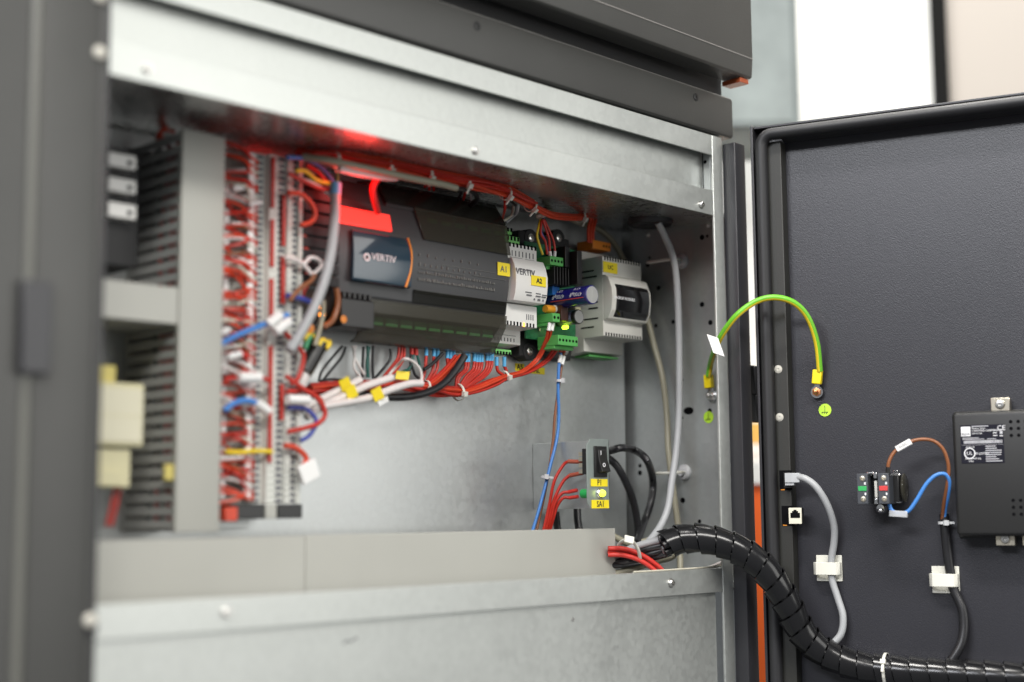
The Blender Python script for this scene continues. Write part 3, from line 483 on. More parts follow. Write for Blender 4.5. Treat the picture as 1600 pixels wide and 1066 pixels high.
MB().box(-.1255, -.1150, .112, .129, .2772, .2862).build('trimmer', 'component_blue', PB, bevel=.0004); 
MB().lathe((-.1295,.115,.2622), (1,0,0), [(.0038,-.004),(.0042,0),(.0042,.007),(.0038,.008)], 18).build('coil', 'coil_orange', PB); MB().lathe((-.1218,.115,.2629), (1,0,0), [(.0038,0),(.0042,.001),(.0042,.005)], 18).build('coil_end', 'plastic_offwhite', PB)
MB().box(-.1195, -.1085, .106, .129, .2505, .2665).build('relay', mat('brown_dark', (.05, .018, .012), .4).name, PB, bevel=.0006)
MB().box(-.0990, -.0905, .105, .118, .2635, .2665).build('fuse', 'relay_cream', PB, bevel=.0006)
for k in range(16):
    x, z = random.uniform(-.146, -.112), random.uniform(.236, .300); MB().box(x, x+random.uniform(.0015, .005), .1275, .1292, z, z+random.uniform(.0012, .003)).build('component', random.choice(['plastic_black', 'plastic_offwhite', 'nickel', 'chrome', 'capacitor_sleeve']), PB)
MB().lathe((-.1034,.118,.2457), (0,-1,0), [(.0020,0),(.0020,.005),(.0015,.0062),(.0001,.0067)], 14).build('indicator', 'led_green', PB)
text('CE', (-.1087,.1288,.275), .006, 'ink_white', PB, bold=.0001)
# ------------------------------------------------------------------ backup module
UC = thing('backup_module', (-.03, .15, .222), 'light grey backup module with black window near the side panel', 'module')
MB().prism([(.15,.222),(.1275,.2252),(.1275,.2387),(.1005,.2390),(.1,.2396),(.1,.3228),(.1015,.3235),(.131,.3235),(.1312,.3330),(.15,.3355)], 'x', -.0611, .0025).build('housing', 'plastic_offwhite', UC, bevel=.0007)
MB().prism([(.0998,.3040),(.0925,.3008),(.0875,.2885),(.0868,.278),(.0885,.2655),(.0930,.2570),(.0998,.2555)], 'x', -.0611, .0022).build('front_frame', 'plastic_offwhite', UC, bevel=.0006)
wi = MB().prism([(.0928,.3000),(.0870,.2884),(.0863,.278),(.0880,.2658),(.0922,.2585),(.0945,.2590),(.0945,.2995)], 'x', -.0545, -.0005).build('window', 'screen_black', UC, bevel=.0003)
text('BACKUP MODULE', (-.0428,.0858,.2782), .0041, 'ink_white', wi, bold=.00005)
for k in range(14): MB().box(-.0580+.0043*k, -.0562+.0043*k, .0996, .1006, .3195, .3238).build('vent_notch', 'hole_black', UC); MB().box(-.0580+.0043*k, -.0562+.0043*k, .0996, .1006, .2394, .2430).build('vent_notch', 'hole_black', UC)
for z, ya, yb in ((.3085,.112,.132),(.3020,.108,.132),(.2745,.107,.130),(.2685,.107,.12),(.2575,.107,.127),(.2488,.113,.131)): MB().box(-.0614, -.0608, ya, yb, z, z+.0016).build('vent_slot', 'hole_black', UC)
lb = MB().box(-.0605, -.0375, .0993, .0998, .3065, .3180).build('label', 'yellow_label', UC, bevel=.0001, seg=1); text('UC', (-.049, .0992, .3122), .0062, 'ink', lb, bold=.0001)
MB().box(-.052, -.005, .128, .149, .2205, .2222).build('connector', 'connector_green', UC)
op = MB().box(-.0470, -.0178, .1250, .148, .3366, .3460).build('connector', 'connector_orange', UC, bevel=.0006)
for k in range(3): MB().lathe((-.0295+.0045*k, .1252, .3412), (0,-1,0), [(.0013,0),(.0013,.0004),(.0001,.0004)], 10).build('screw_hole', 'hole_black', op)
# ------------------------------------------------------------------ yellow tags on the plate
for (p0, p1), tx, lab in ((((-.1371,.1546,.2105), (-.124,.1546,.2008)), 'A5', 'yellow A5 tag on the back plate under the white module'), (((-.1172,.1546,.2085), (-.0931,.1546,.1993)), 'AL', 'yellow AL tag on the back plate beside the A5 tag')):
    t_ = thing('device_tag', ((p0[0]+p1[0])/2, .1546, p1[2]), lab, 'tag'); MB().box(p0[0], p1[0], .1544, .1549, p1[2]+.001, p0[2]-.001).build('plate', 'yellow_label', t_); text(tx, ((p0[0]+p1[0])/2, .1543, (p0[2]+p1[2])/2), .0078, 'ink', t_, bold=.0001)
# ------------------------------------------------------------------ switch bracket
SB = thing('switch_bracket', (-.115, .1, .06), 'galvanised bracket carrying a black rocker switch and a lit green lamp', 'bracket')
YB = .052
MB().box(-.1122, -.1110, YB, .1545, .0603, .1275).build('side_plate', 'galv_plate', SB, bevel=.0003)
xl = Vector((-.1442,.052,.1064)).x; zt_ = Vector((-.1268,.052,.1279)).z; zb_ = .0603
MB().prism([(-.111, zb_), (-.111, zt_), (xl+.005, zt_), (xl, zt_-.006), (xl, zb_+.006), (xl+.005, zb_)], 'y', YB, YB+.0012).build('face_plate', 'galv_shaded_green', SB, bevel=.0003)  # same sheet as the side plate; shade and greenish reflection put into colour
s0, s1 = Vector((-.1345,.052,.1208)), Vector((-.1163,.052,.0907)); sw = MB().box(s0.x, s1.x, YB-.0018, YB-.0002, s1.z, s0.z).build('rocker_switch', 'plastic_black', SB, bevel=.0005)
rk = MB(); zm = (s0.z+s1.z)/2; rk.prism([(YB-.0018, s1.z+.004), (YB-.0075, s1.z+.0055), (YB-.0035, zm+.002), (YB-.0028, s0.z-.004), (YB-.0018, s0.z-.003)], 'x', s0.x+.0042, s1.x-.0012); rk = rk.build('rocker', 'plastic_black', sw, bevel=.0006)
text('I', (-.1273,.0486,.1141), .006, 'ink_white', sw, bold=.0001); text('O', (-.1274,.0446,.1021), .0055, 'ink_white', sw, bold=.0001)
MB().box(s0.x+.001, s1.x-.001, YB+.0014, YB+.016, s1.z+.003, s0.z-.002).build('switch_body', 'plastic_black_matt', sw, bevel=.0006)
for z in (s0.z-.009, s0.z-.014, s0.z-.020, s0.z-.026): MB().box(s0.x+.005, s0.x+.0056, YB+.016, YB+.024, z, z+.004).build('tab', 'nickel', sw)
for (p0, p1), tx in ((((-.1393,.0517,.0904), (-.1149,.0517,.0807)), 'P1'), (((-.1388,.0517,.0702), (-.1135,.0517,.0596)), 'SA1')):
    lb = MB().box(p0[0], p1[0], .0512, .0518, p1[2]+.001, p0[2]-.0015).build('label', 'yellow_label', SB, bevel=.0001, seg=1); text(tx, ((p0[0]+p1[0])/2, .0511, (p0[2]+p1[2])/2-.0003), .0082, 'ink', lb, bold=.0001, sx=.85)
lc = Vector((-.1262,.052,.0751)); lm = MB(); lm.lathe(lc, (0,-1,0), [(.0050,0),(.0050,.0015),(.0042,.0022)], 20); lm = lm.build('lamp_bezel', 'chrome', SB)
MB().lathe(lc+Vector((0,-.0018,0)), (0,-1,0), [(.0034,0),(.0034,.0022),(.0026,.0040),(.0001,.0048)], 18).build('lamp_lens', 'lamp_green', lm)
MB().cyl(lc+Vector((0,.0014,0)), lc+Vector((0,.022,0)), .0046, 18).build('lamp_body', 'lamp_body_green', lm)
# ------------------------------------------------------------------ wire looms
def tie(parent, at, d, r, m='nylon', head=(0, -1, 0), tail=.0):
    at, d = Vector(at), Vector(d).normalized(); hd = Vector(head); hd = (hd-d*hd.dot(d)).normalized(); b = MB()
    w_ = d.cross(hd); n = 20; wd = .0013
    ring = [at+hd*(r*math.cos(2*math.pi*k/n))+w_*(r*math.sin(2*math.pi*k/n)) for k in range(n+1)]
    vs = []; fs = []
    for p in ring[:-1]:
        o_ = (p-at).normalized()
        for q in ((-wd, 0), (wd, 0), (wd, .0007), (-wd, .0007)): vs.append(p+d*q[0]+o_*q[1])
    for k in range(n):
        k2 = (k+1) % n
        for j in range(4): fs.append((k*4+j, k*4+(j+1) % 4, k2*4+(j+1) % 4, k2*4+j))
    b.add(vs, fs)
    b.obox(at+hd*(r+.0014), d*.0024, w_*.0022, hd*.0018)
    if tail: b.obox(at+hd*(r+.0014)+w_*(tail/2), d*.0011, w_*(tail/2), hd*.0005)
    return b.build('cable_tie', m, parent, smooth=False)
def bundle(parent, path, n, wr, mats, spread=None, wander=.0011, seed=1, fan=None):
    rnd = random.Random(seed); P = catmull(path, 3); T, U = frames(P); spread = spread or wr*1.9
    offs = [(0, 0)]; k = 1
    while len(offs) < n:
        for j in range(6*k): a = 2*math.pi*j/(6*k)+.3*k; offs.append((spread*k*math.cos(a), spread*k*math.sin(a)))
        k += 1
    for i in range(n):
        a, c_ = offs[i]; ph = rnd.random()*6; f = rnd.uniform(.5, 1.1)
        pts = [P[j]+U[j]*(a+wander*math.sin(ph+f*j))+T[j].cross(U[j])*(c_+wander*math.cos(ph*1.7+f*.8*j)) for j in range(len(P))]
        MB().tube(pts, wr, 7, 2).build('wire', mats[i % len(mats)], parent)
TB = thing('wire_loom', (-.2512,.088,.3603), 'bundle of orange-red wires running under the cabinet ceiling above the controller', 'wire loom')
tp = [(-.4547,.1,.3624),(-.4448,.08,.3583),(-.4178,.066,.3565),(-.3745,.066,.3587),(-.3289,.066,.3593),(-.2808,.066,.3593),(-.2348,.07,.3586),(-.184,.085,.3561)]
bundle(TB, tp, 9, .0016, ['wire_orange_red', 'wire_orange_red', 'wire_red'], .0031, .0010, 3)
bundle(TB, [tp[-1]]+[(-.1662,.088,.3534),(-.1437,.095,.3538),(-.1147,.104,.3573),(-.0838,.114,.3632),(-.0616,.122,.3689)], 4, .0016, ['wire_orange_red'], .0028, .0002, 5)
for k, p in enumerate(([(-.0569,.127,.371),(-.0487,.127,.3687),(-.0521,.127,.3571),(-.0524,.127,.3425)], [(-.0549,.127,.3706),(-.0446,.127,.3686),(-.048,.127,.3563),(-.0483,.127,.3423)], [(-.0528,.127,.3723),(-.0393,.127,.3715),(-.0438,.127,.3568),(-.0441,.127,.3422)])): wire('wire', p, .0016, 'wire_orange_red', '', parent=TB)
for p0, p1 in (((-.4387,.072,.3562), (-.4318,.072,.3563)), ((-.3855,.066,.358), (-.3782,.066,.3581)), ((-.3382,.066,.3589), (-.3304,.066,.359)), ((-.2914,.066,.3594), (-.2833,.066,.3595)), ((-.2348,.07,.3586), (-.2231,.073,.3584)), ((-.1849,.085,.3566), (-.1763,.088,.3558)), ((-.0764,.117,.366), (-.068,.119,.3675))):
    tie(TB, p0, Vector(p1)-Vector(p0), .0062, head=(-.5, -.8, -.55), tail=.008)
wire('sheathed_cable', [(-.462,.085,.3573),(-.4463,.065,.3525),(-.4103,.058,.3502),(-.3666,.058,.35),(-.3284,.058,.3504),(-.3103,.058,.3497)], .0032, 'wire_beige', 'beige cable strapped below the orange-red loom above the controller', 'cable', seg=12)
wire('sheathed_cable', [(-.3103,.058,.3497),(-.2888,.068,.3529),(-.2674,.08,.3558),(-.2438,.1,.3558),(-.2327,.125,.3532)], .0024, 'wire_black', 'short black cable end continuing the beige cable', 'cable')
wire('sheathed_cable', [(-.4402,.064,.3468),(-.4194,.064,.3464),(-.3908,.064,.3477),(-.3762,.064,.3495)], .0030, 'wire_white', 'pale lead lit pink by the red strip below the loom', 'cable')
wire('status_lead', [(-.3813,.07,.3531),(-.3896,.074,.3479),(-.3897,.08,.3409),(-.3815,.088,.3331),(-.3676,.1,.326)], .0031, mat('red_lead', (.75, .04, .04), .35).name, 'red lead plugged into the lit red strip of the controller', 'cable')
DWN = thing('dropper_wires', (-.1845,.12,.3498), 'red and grey wires dropping behind the right end of the controller', 'wires')
for m, p in (('wire_red', [(-.2062,.1,.3654),(-.2055,.1,.3534),(-.189,.12,.3491),(-.1868,.125,.3424)]), ('wire_black', [(-.2027,.1,.3646),(-.1836,.11,.3627),(-.1697,.12,.3637)]), ('wire_cream', [(-.1724,.12,.3646),(-.1753,.12,.3544),(-.1827,.12,.3487),(-.1881,.12,.346)]), ('wire_grey', [(-.1678,.12,.3659),(-.1707,.12,.3557),(-.1781,.12,.3487),(-.1845,.12,.3446)]), ('wire_white', [(-.166,.12,.3656),(-.1679,.12,.3574),(-.1753,.12,.3511)])): wire('wire', p, .0014, m, '', parent=DWN)
for m, p in (('wire_red', [(-.3074,.1,.3656),(-.2926,.12,.364)]), ('wire_red', [(-.3042,.1,.3655),(-.2869,.12,.3624)]), ('wire_red', [(-.2994,.1,.3657),(-.2812,.12,.3627)]), ('wire_white', [(-.2523,.1,.3645),(-.2322,.12,.3608)]), ('wire_black', [(-.2632,.1,.3616),(-.2494,.12,.3582)]), ('wire_red', [(-.2582,.1,.3624),(-.2426,.12,.3592)])): wire('wire', p, .0014, m, '', parent=DWN)
CW = thing('coloured_wires', (-.134,.115,.3363), 'twisted yellow, green, blue and red wires entering the green board plug', 'wires')
for m, p in (('wire_yellow', [(-.1429,.11,.3542),(-.1468,.11,.3451),(-.1497,.11,.3348),(-.1461,.11,.3248),(-.1416,.11,.3161)]), ('wire_green', [(-.1426,.112,.3545),(-.1456,.112,.3422),(-.1468,.112,.3309),(-.1422,.112,.3229),(-.1375,.112,.3169)]), ('wire_darkblue', [(-.141,.11,.3538),(-.144,.11,.3408),(-.1385,.11,.3317),(-.1348,.11,.3236),(-.133,.11,.3165)]), ('wire_red', [(-.145,.108,.3503),(-.1462,.108,.337),(-.1397,.108,.3293),(-.1371,.108,.3164)]), ('wire_red', [(-.1453,.106,.3513),(-.1407,.106,.342),(-.1361,.106,.3314),(-.1354,.106,.319)]), ('wire_red', [(-.1434,.106,.3515),(-.1359,.106,.3413),(-.1294,.106,.3303),(-.1277,.106,.32)])): wire('wire', p, .00125, m, '', parent=CW)
for p in ([(-.1353,.106,.3197),(-.1345,.106,.3139)], [(-.1277,.106,.3206),(-.1288,.106,.3145)]): wire('ferrule', p, .0018, 'ferrule_white', '', parent=CW, smooth=0)
tie(CW, (-.1459,.108,.3554), (.3, 0, -1), .0042, head=(-.4, -1, .2))
# looms below the controller
LB = thing('wire_loom', (-.2375,.13,.1715), 'sagging bundle of red wires tied below the controller', 'wire loom')
lp_ = [(-.4199,.132,.1638),(-.3626,.132,.1697),(-.317,.132,.1746),(-.2812,.132,.1729),(-.2608,.132,.1704),(-.2373,.132,.1722)]
bundle(LB, lp_, 10, .0016, ['wire_red', 'wire_red', 'wire_orange_red'], .0030, .0012, 8)
FX = [(666,549),(678,550),(684,551),(699,553),(704,554),(709,554),(728,559),(732,559),(741,558),(745,559),(749,559),(753,559),(761,557),(765,557),(769,557)]
FERR = (
 ([(-.2804,.132,.213),(-.2804,.132,.2051)], [(-.2804,.132,.2057),(-.282,.132,.1917),(-.2861,.132,.1781),(-.2837,.132,.174)]),
 ([(-.2706,.132,.2132),(-.2706,.132,.2052)], [(-.2706,.132,.2058),(-.2722,.132,.1923),(-.282,.132,.1777),(-.2829,.132,.1741)]),
 ([(-.2656,.132,.2129),(-.2656,.132,.2049)], [(-.2656,.132,.2056),(-.2673,.132,.192),(-.2796,.132,.1779),(-.282,.132,.1741)]),
 ([(-.2531,.132,.2126),(-.2532,.132,.2046)], [(-.2532,.132,.2052),(-.2549,.132,.1922),(-.2739,.132,.1776),(-.2812,.132,.1741)]),
 ([(-.249,.132,.2123),(-.249,.132,.2043)], [(-.249,.132,.2049),(-.2507,.132,.1918),(-.2723,.132,.1777),(-.2804,.132,.1742)]),
 ([(-.2447,.132,.2126),(-.2448,.132,.2045)], [(-.2448,.132,.2052),(-.2465,.132,.1921),(-.2706,.132,.1772),(-.2804,.132,.1742)]),
 ([(-.2286,.132,.2107),(-.2286,.132,.2025)], [(-.2286,.132,.2032),(-.2304,.132,.195),(-.2406,.132,.1869),(-.2424,.132,.1732)]),
 ([(-.2251,.132,.2109),(-.2252,.132,.2028)], [(-.2252,.132,.2034),(-.227,.132,.1952),(-.2372,.132,.1871),(-.2415,.132,.1732)]),
 ([(-.2173,.132,.2121),(-.2174,.132,.2039)], [(-.2174,.132,.2046),(-.2192,.132,.1963),(-.2296,.132,.1875),(-.2407,.132,.1733)]),
 ([(-.2139,.132,.2117),(-.2139,.132,.2035)], [(-.2139,.132,.2042),(-.2157,.132,.1959),(-.2261,.132,.1877),(-.2399,.132,.1733)]),
 ([(-.2104,.132,.212),(-.2104,.132,.2038)], [(-.2104,.132,.2044),(-.2122,.132,.1961),(-.2227,.132,.1879),(-.2399,.132,.1733)]),
 ([(-.2069,.132,.2122),(-.2069,.132,.204)], [(-.2069,.132,.2047),(-.2087,.132,.1963),(-.2192,.132,.1881),(-.239,.132,.1734)]),
 ([(-.1998,.132,.214),(-.1999,.132,.2058)], [(-.1999,.132,.2064),(-.2017,.132,.198),(-.2123,.132,.1886),(-.2382,.132,.1734)]),
 ([(-.1963,.132,.2143),(-.1963,.132,.206)], [(-.1963,.132,.2066),(-.1982,.132,.1983),(-.2088,.132,.1888),(-.2373,.132,.1734)]),
 ([(-.1927,.132,.2145),(-.1928,.132,.2062)], [(-.1928,.132,.2069),(-.1946,.132,.1985),(-.2053,.132,.189),(-.2373,.132,.1734)]),
)
for a, p in FERR: wire('ferrule', a, .0019, 'ferrule_blue', '', parent=LB, smooth=0); wire('wire', p, .00155, 'wire_red', '', parent=LB)
for m, p in (('wire_orange_red', [(-.2358,.128,.208),(-.2519,.128,.192),(-.2685,.128,.18),(-.2824,.128,.1744)]), ('wire_orange_red', [(-.2401,.128,.2077),(-.2561,.128,.193),(-.2726,.128,.181),(-.284,.128,.1761)]), ('wire_red', [(-.2441,.13,.2075),(-.2592,.13,.193),(-.2741,.13,.1823),(-.2846,.13,.1762)]), ('wire_black', [(-.2636,.127,.2084),(-.2768,.127,.1977),(-.2881,.127,.1909)])): wire('wire', p, .0018, m, '', parent=LB)
tie(LB, (-.239,.132,.1727), (1, 0, .15), .0078, head=(.35, -1, -.2)); tie(LB, (-.175,.132,.1921), (1, 0, .35), .0048, head=(.2, -1, -.25)); tie(LB, (-.282,.132,.1747), (1, 0, -.1), .0068, head=(.2, -1, -.2))
for k, p in enumerate(([(-.2392,.13,.1726),(-.216,.13,.1782),(-.194,.13,.187),(-.1761,.13,.1925),(-.1531,.13,.1984),(-.1314,.13,.2123),(-.1338,.115,.2291),(-.1385,.106,.2403)], [(-.2411,.128,.1711),(-.2171,.128,.1768),(-.1943,.128,.1849),(-.1763,.128,.1917),(-.1524,.128,.1977),(-.1307,.128,.2115),(-.13,.115,.2294),(-.1338,.106,.2407)], [(-.2383,.131,.1702),(-.2125,.131,.1766),(-.1886,.131,.1842),(-.1733,.131,.1908),(-.1456,.131,.1977),(-.119,.131,.2106),(-.1183,.118,.2221)], [(-.2402,.129,.1694),(-.2127,.129,.1752),(-.1897,.129,.1827),(-.1735,.129,.19),(-.144,.129,.1976),(-.1163,.129,.2106),(-.1126,.118,.2225)], [(-.2373,.132,.1734),(-.2167,.132,.1795),(-.1921,.132,.1879),(-.1759,.132,.1914),(-.1848,.132,.1966),(-.1866,.132,.2028)], [(-.2373,.132,.1722),(-.215,.132,.1778),(-.1903,.132,.1861),(-.1741,.132,.1909),(-.1731,.132,.1973),(-.1758,.132,.2023)], [(-.239,.132,.1715),(-.2202,.132,.1756),(-.2027,.132,.1816),(-.1876,.132,.1856)], [(-.2381,.133,.171),(-.2175,.133,.1746),(-.1982,.133,.1813),(-.1821,.133,.1879)])): wire('wire', p, .00165, 'wire_red' if k not in (0, 1) else 'wire_orange_red', '', parent=LB)
for m, a in (('ferrule_blue', [(-.1865,.132,.2105),(-.1866,.132,.2016)]), ('ferrule_blue', [(-.1757,.132,.2113),(-.1758,.132,.2016)]), ('ferrule_white', [(-.1386,.106,.2383),(-.1365,.106,.2463)]), ('ferrule_white', [(-.1338,.106,.2387),(-.1318,.106,.2467)]), ('ferrule_blue', [(-.1203,.118,.2213),(-.1211,.118,.2291)]), ('ferrule_blue', [(-.1145,.118,.2217),(-.1153,.118,.2295)])): wire('ferrule', a, .0020, m, '', parent=LB, smooth=0)
wire('sheathed_cable', [(-.2417,.12,.2069),(-.2536,.12,.1926),(-.2702,.12,.1782),(-.2897,.12,.1693),(-.3157,.12,.1638),(-.3502,.12,.1621),(-.3833,.12,.1638),(-.4152,.12,.1577)], .0036, 'wire_black', 'thick black cable sagging in front of the red loom', 'cable', seg=12)
for k, (lab, p, t, tg) in enumerate((('white cable with yellow tag, uppermost of three', [(-.4395,.115,.1464),(-.4191,.115,.1561),(-.3981,.115,.165),(-.3744,.115,.1759)], (541,601), 0), ('white cable with yellow tag, middle of three', [(-.4378,.11,.1396),(-.4195,.11,.1503),(-.395,.11,.1604),(-.3697,.11,.1707),(-.3421,.11,.1792)], (548,613), 0), ('white cable with yellow and white tag, lowest of three', [(-.4268,.105,.1486),(-.3989,.105,.1537),(-.3701,.105,.1596),(-.3479,.105,.1676),(-.3251,.105,.1741),(-.3103,.105,.1755)], (592,617), 1))):
    cb = thing('tagged_cable', p[1], lab+' below the controller', 'cable', 'white tagged cables under the controller')
    wire('sheath', p, .0034, 'wire_white', '', parent=cb, seg=12)
    c_ = Vector((((-.3962,.1085,.1697)), ((-.3938,.1035,.1628)), ((-.3683,.0985,.1621)))[k]); b = MB(); b.obox(c_, Vector((.0030, -.0030, .0022)), Vector((.0006, .0006, 0)), Vector((-.0018, .0010, .0052))); fl_ = b.build('tag', 'yellow_label', cb, bevel=.0004)
    if tg: b = MB(); b.obox(c_+Vector((.006, 0, -.006)), Vector((.0055, 0, .0026)), Vector((0, .0008, 0)), Vector((-.0008, 0, .0022))); b.build('tag_end', 'label_white', cb)
b = MB(); b.obox((-.3222,.118,.1828), Vector((.0045, -.0042, -.0006)), Vector((.0007, .0007, 0)), Vector((.001, 0, .0040))); tag(b.build('wire_tag', 'yellow_label', bevel=.0005), 'folded yellow tag on thin wires beside the white cable end', 'tag')
wire('thin_wire', [(-.3111,.105,.1749),(-.3103,.105,.182),(-.3134,.105,.1894),(-.3212,.105,.1948),(-.3312,.105,.1964),(-.3274,.12,.1914),(-.3338,.125,.182)], .0013, 'wire_white', 'thin white wire arching out of the lowest white cable', 'wire')
TN = thing('thin_wires', (-.3603,.135,.1974), 'thin black, green and white wires hanging below the controller flap', 'wires')
for m, p in (('wire_black', [(-.3788,.135,.207),(-.391,.135,.1952),(-.4017,.135,.1831),(-.4051,.135,.1738)]), ('wire_black', [(-.3751,.135,.2067),(-.3795,.135,.1972),(-.391,.135,.1849),(-.4016,.135,.174)]), ('wire_black', [(-.4076,.13,.1733),(-.3934,.13,.1759),(-.3753,.13,.1752),(-.3531,.13,.1707)]), ('wire_black', [(-.3544,.135,.2083),(-.3551,.135,.1977),(-.3557,.135,.1802)]), ('wire_darkgreen', [(-.3499,.135,.2098),(-.349,.135,.1952),(-.3497,.135,.1805)]), ('wire_darkgreen', [(-.3476,.135,.2088),(-.3505,.135,.1922),(-.3482,.135,.1806)]), ('wire_black', [(-.343,.135,.2103),(-.3437,.135,.1926),(-.3429,.135,.1798)]), ('wire_black', [(-.3223,.135,.2089),(-.3222,.135,.2),(-.33,.135,.1906),(-.3414,.135,.1799)]), ('wire_white', [(-.3695,.132,.2081),(-.3672,.132,.1995),(-.3679,.132,.1879),(-.3612,.132,.1808)]), ('wire_white', [(-.3658,.132,.2083),(-.368,.132,.2012),(-.365,.132,.1939),(-.356,.132,.1829)]), ('wire_red', [(-.309,.134,.2128),(-.3106,.134,.2007),(-.3215,.134,.1881),(-.3292,.134,.1829)]), ('wire_red', [(-.3059,.134,.2119),(-.3074,.134,.1998),(-.3184,.134,.1871),(-.3262,.134,.1819)]), ('wire_red', [(-.313,.134,.2107),(-.3145,.134,.2005),(-.3246,.134,.1891),(-.3323,.134,.1815)]), ('wire_black', [(-.2979,.134,.2064),(-.2987,.134,.1925),(-.3027,.134,.1833)]), ('wire_darkgreen', [(-.2947,.134,.2055),(-.2995,.134,.1925),(-.3137,.134,.1868)]), ('wire_darkgreen', [(-.2907,.134,.207),(-.2859,.134,.1934),(-.2835,.134,.1844)]), ('wire_black', [(-.2971,.134,.1957),(-.2931,.134,.1869),(-.2875,.134,.183)])): wire('wire', p, .0013, m, '', parent=TN)
for p in ([(-.2971,.134,.2119),(-.2971,.134,.2053)], [(-.2915,.134,.2118),(-.2915,.134,.2051)]): wire('ferrule', p, .0021, 'ferrule_red', '', parent=TN, smooth=0)
# clutter at the left end of the controller
wire('sheathed_cable', [(-.4206,.1,.2598),(-.4143,.1,.2521),(-.4121,.1,.2383),(-.4175,.1,.2239),(-.4279,.1,.2163)], .0026, 'wire_brown', 'brown cable looping at the left end of the controller', 'cable')
wire('sheathed_cable', [(-.4312,.096,.2388),(-.4318,.096,.2266),(-.4357,.096,.2109),(-.4397,.096,.1996)], .0022, 'wire_beige', 'short beige lead beside the thick grey cable', 'cable')
IN = thing('inline_connector', (-.4434,.105,.1782), 'black in-line connector with yellow-green leads near the lower terminals', 'connector')
b = MB(); b.tube([(-.4273,.105,.2041),(-.4361,.105,.1897),(-.4447,.105,.1771)], .0075, 14, 3); b.build('shell', 'plastic_black', IN)
wire('lead', [(-.4421,.105,.1783),(-.4473,.105,.1671),(-.4551,.105,.1516)], .005, 'wire_white', '', parent=IN)
for p, m in (([(-.4332,.1,.2004),(-.4291,.1,.2052),(-.4243,.1,.2033)], 'wire_yellow'), ([(-.4256,.1,.1983),(-.4215,.1,.2024),(-.4229,.1,.2051)], 'wire_yellow'), ([(-.4474,.1,.1966),(-.4435,.1,.2051),(-.4395,.1,.2109)], 'wire_green'), ([(-.4489,.1,.2047),(-.4435,.1,.2095),(-.4381,.1,.2078)], 'wire_yellow')): wire('lead', p, .0026, m, '', parent=IN)
for k, p in enumerate(((-.4436,.1,.2139), (-.4216,.11,.229), (-.423,.11,.2367))): tag(MB().lathe(p, (-.5, -1, 0), [(.0028 if k else .0048, 0), (.0028 if k else .0048, .002), (.0001, .003)], 12).build('indicator_lamp', 'led_dim' if k == 0 else 'led_orange'), ('dim orange indicator above the black in-line connector', 'small lit orange indicator inside the brown loop', 'tiny orange indicator just behind the grey cable')[k], 'indicator')
# blue and brown pair down to the trunking
BB = thing('wire_pair', (-.1131,.12,.1219), 'blue and brown wires dropping from the board plug into the trunking', 'wires')
wire('wire', [(-.1078,.118,.2189),(-.111,.118,.2035),(-.1123,.118,.1805),(-.1118,.118,.1544),(-.1151,.118,.1315),(-.127,.118,.099),(-.1407,.118,.0639),(-.15,.12,.0388)], .0017, 'wire_blue', '', parent=BB); wire('wire', [(-.1007,.12,.2196),(-.1049,.12,.2041),(-.1091,.12,.1841),(-.1154,.12,.1543),(-.1187,.12,.1282),(-.1269,.12,.0926),(-.1368,.12,.0607),(-.1445,.12,.0387)], .0015, 'wire_brown', '', parent=BB)
for m, p in (('ferrule_red', [(-.1098,.116,.2265),(-.1099,.116,.2199)]), ('ferrule_red', [(-.104,.116,.2269),(-.1051,.116,.2196)]), ('label_white', [(-.1089,.117,.2167),(-.111,.117,.2087)]), ('label_white', [(-.1041,.117,.2158),(-.1072,.117,.207)])): wire('sleeve', p, .0021, m, '', parent=BB, smooth=0)
tie(BB, (-.1123,.117,.1902), (0, 0, 1), .0032, 'nylon_clear', (.6, -1, 0), .006); tie(BB, (-.1337,.118,.0919), (.2, 0, 1), .0034, 'nylon_clear', (-.6, -1, 0), .008)
# red leads of switch and lamp
for k, (lab, cr, p) in enumerate((('red lead on the upper switch tab of the bracket', [(-.124,.075,.1062),(-.129,.09,.1071)], [(-.129,.09,.1071),(-.1311,.095,.1035),(-.1391,.1,.0877),(-.1415,.105,.0638),(-.1449,.11,.0387)]), ('red lead on the lower switch tab of the bracket', [(-.1242,.075,.0955),(-.1274,.09,.0933)], [(-.1274,.09,.0933),(-.1314,.095,.0876),(-.1375,.1,.0732),(-.1398,.105,.0575),(-.1422,.11,.0387)]), ('red lead on the upper lamp tab of the bracket', [(-.1274,.08,.0786),(-.1296,.09,.0769)], [(-.1296,.09,.0769),(-.1335,.095,.0757),(-.1376,.1,.0669),(-.139,.105,.0512),(-.1385,.11,.0386)]), ('red lead on the lower lamp tab of the bracket', [(-.1266,.08,.0723),(-.1278,.09,.0712)], [(-.1278,.09,.0712),(-.1317,.095,.0712),(-.1348,.1,.0637),(-.1362,.105,.0499),(-.1357,.11,.0386)]))):
    ld = thing('switch_lead', p[2], lab, 'wire', 'red leads of the switch bracket'); wire('crimp', cr, .0021 if k < 2 else .0018, 'crimp_red' if k < 2 else 'ferrule_red', '', parent=ld, smooth=0); wire('wire', p, .0016, 'wire_red', '', parent=ld)
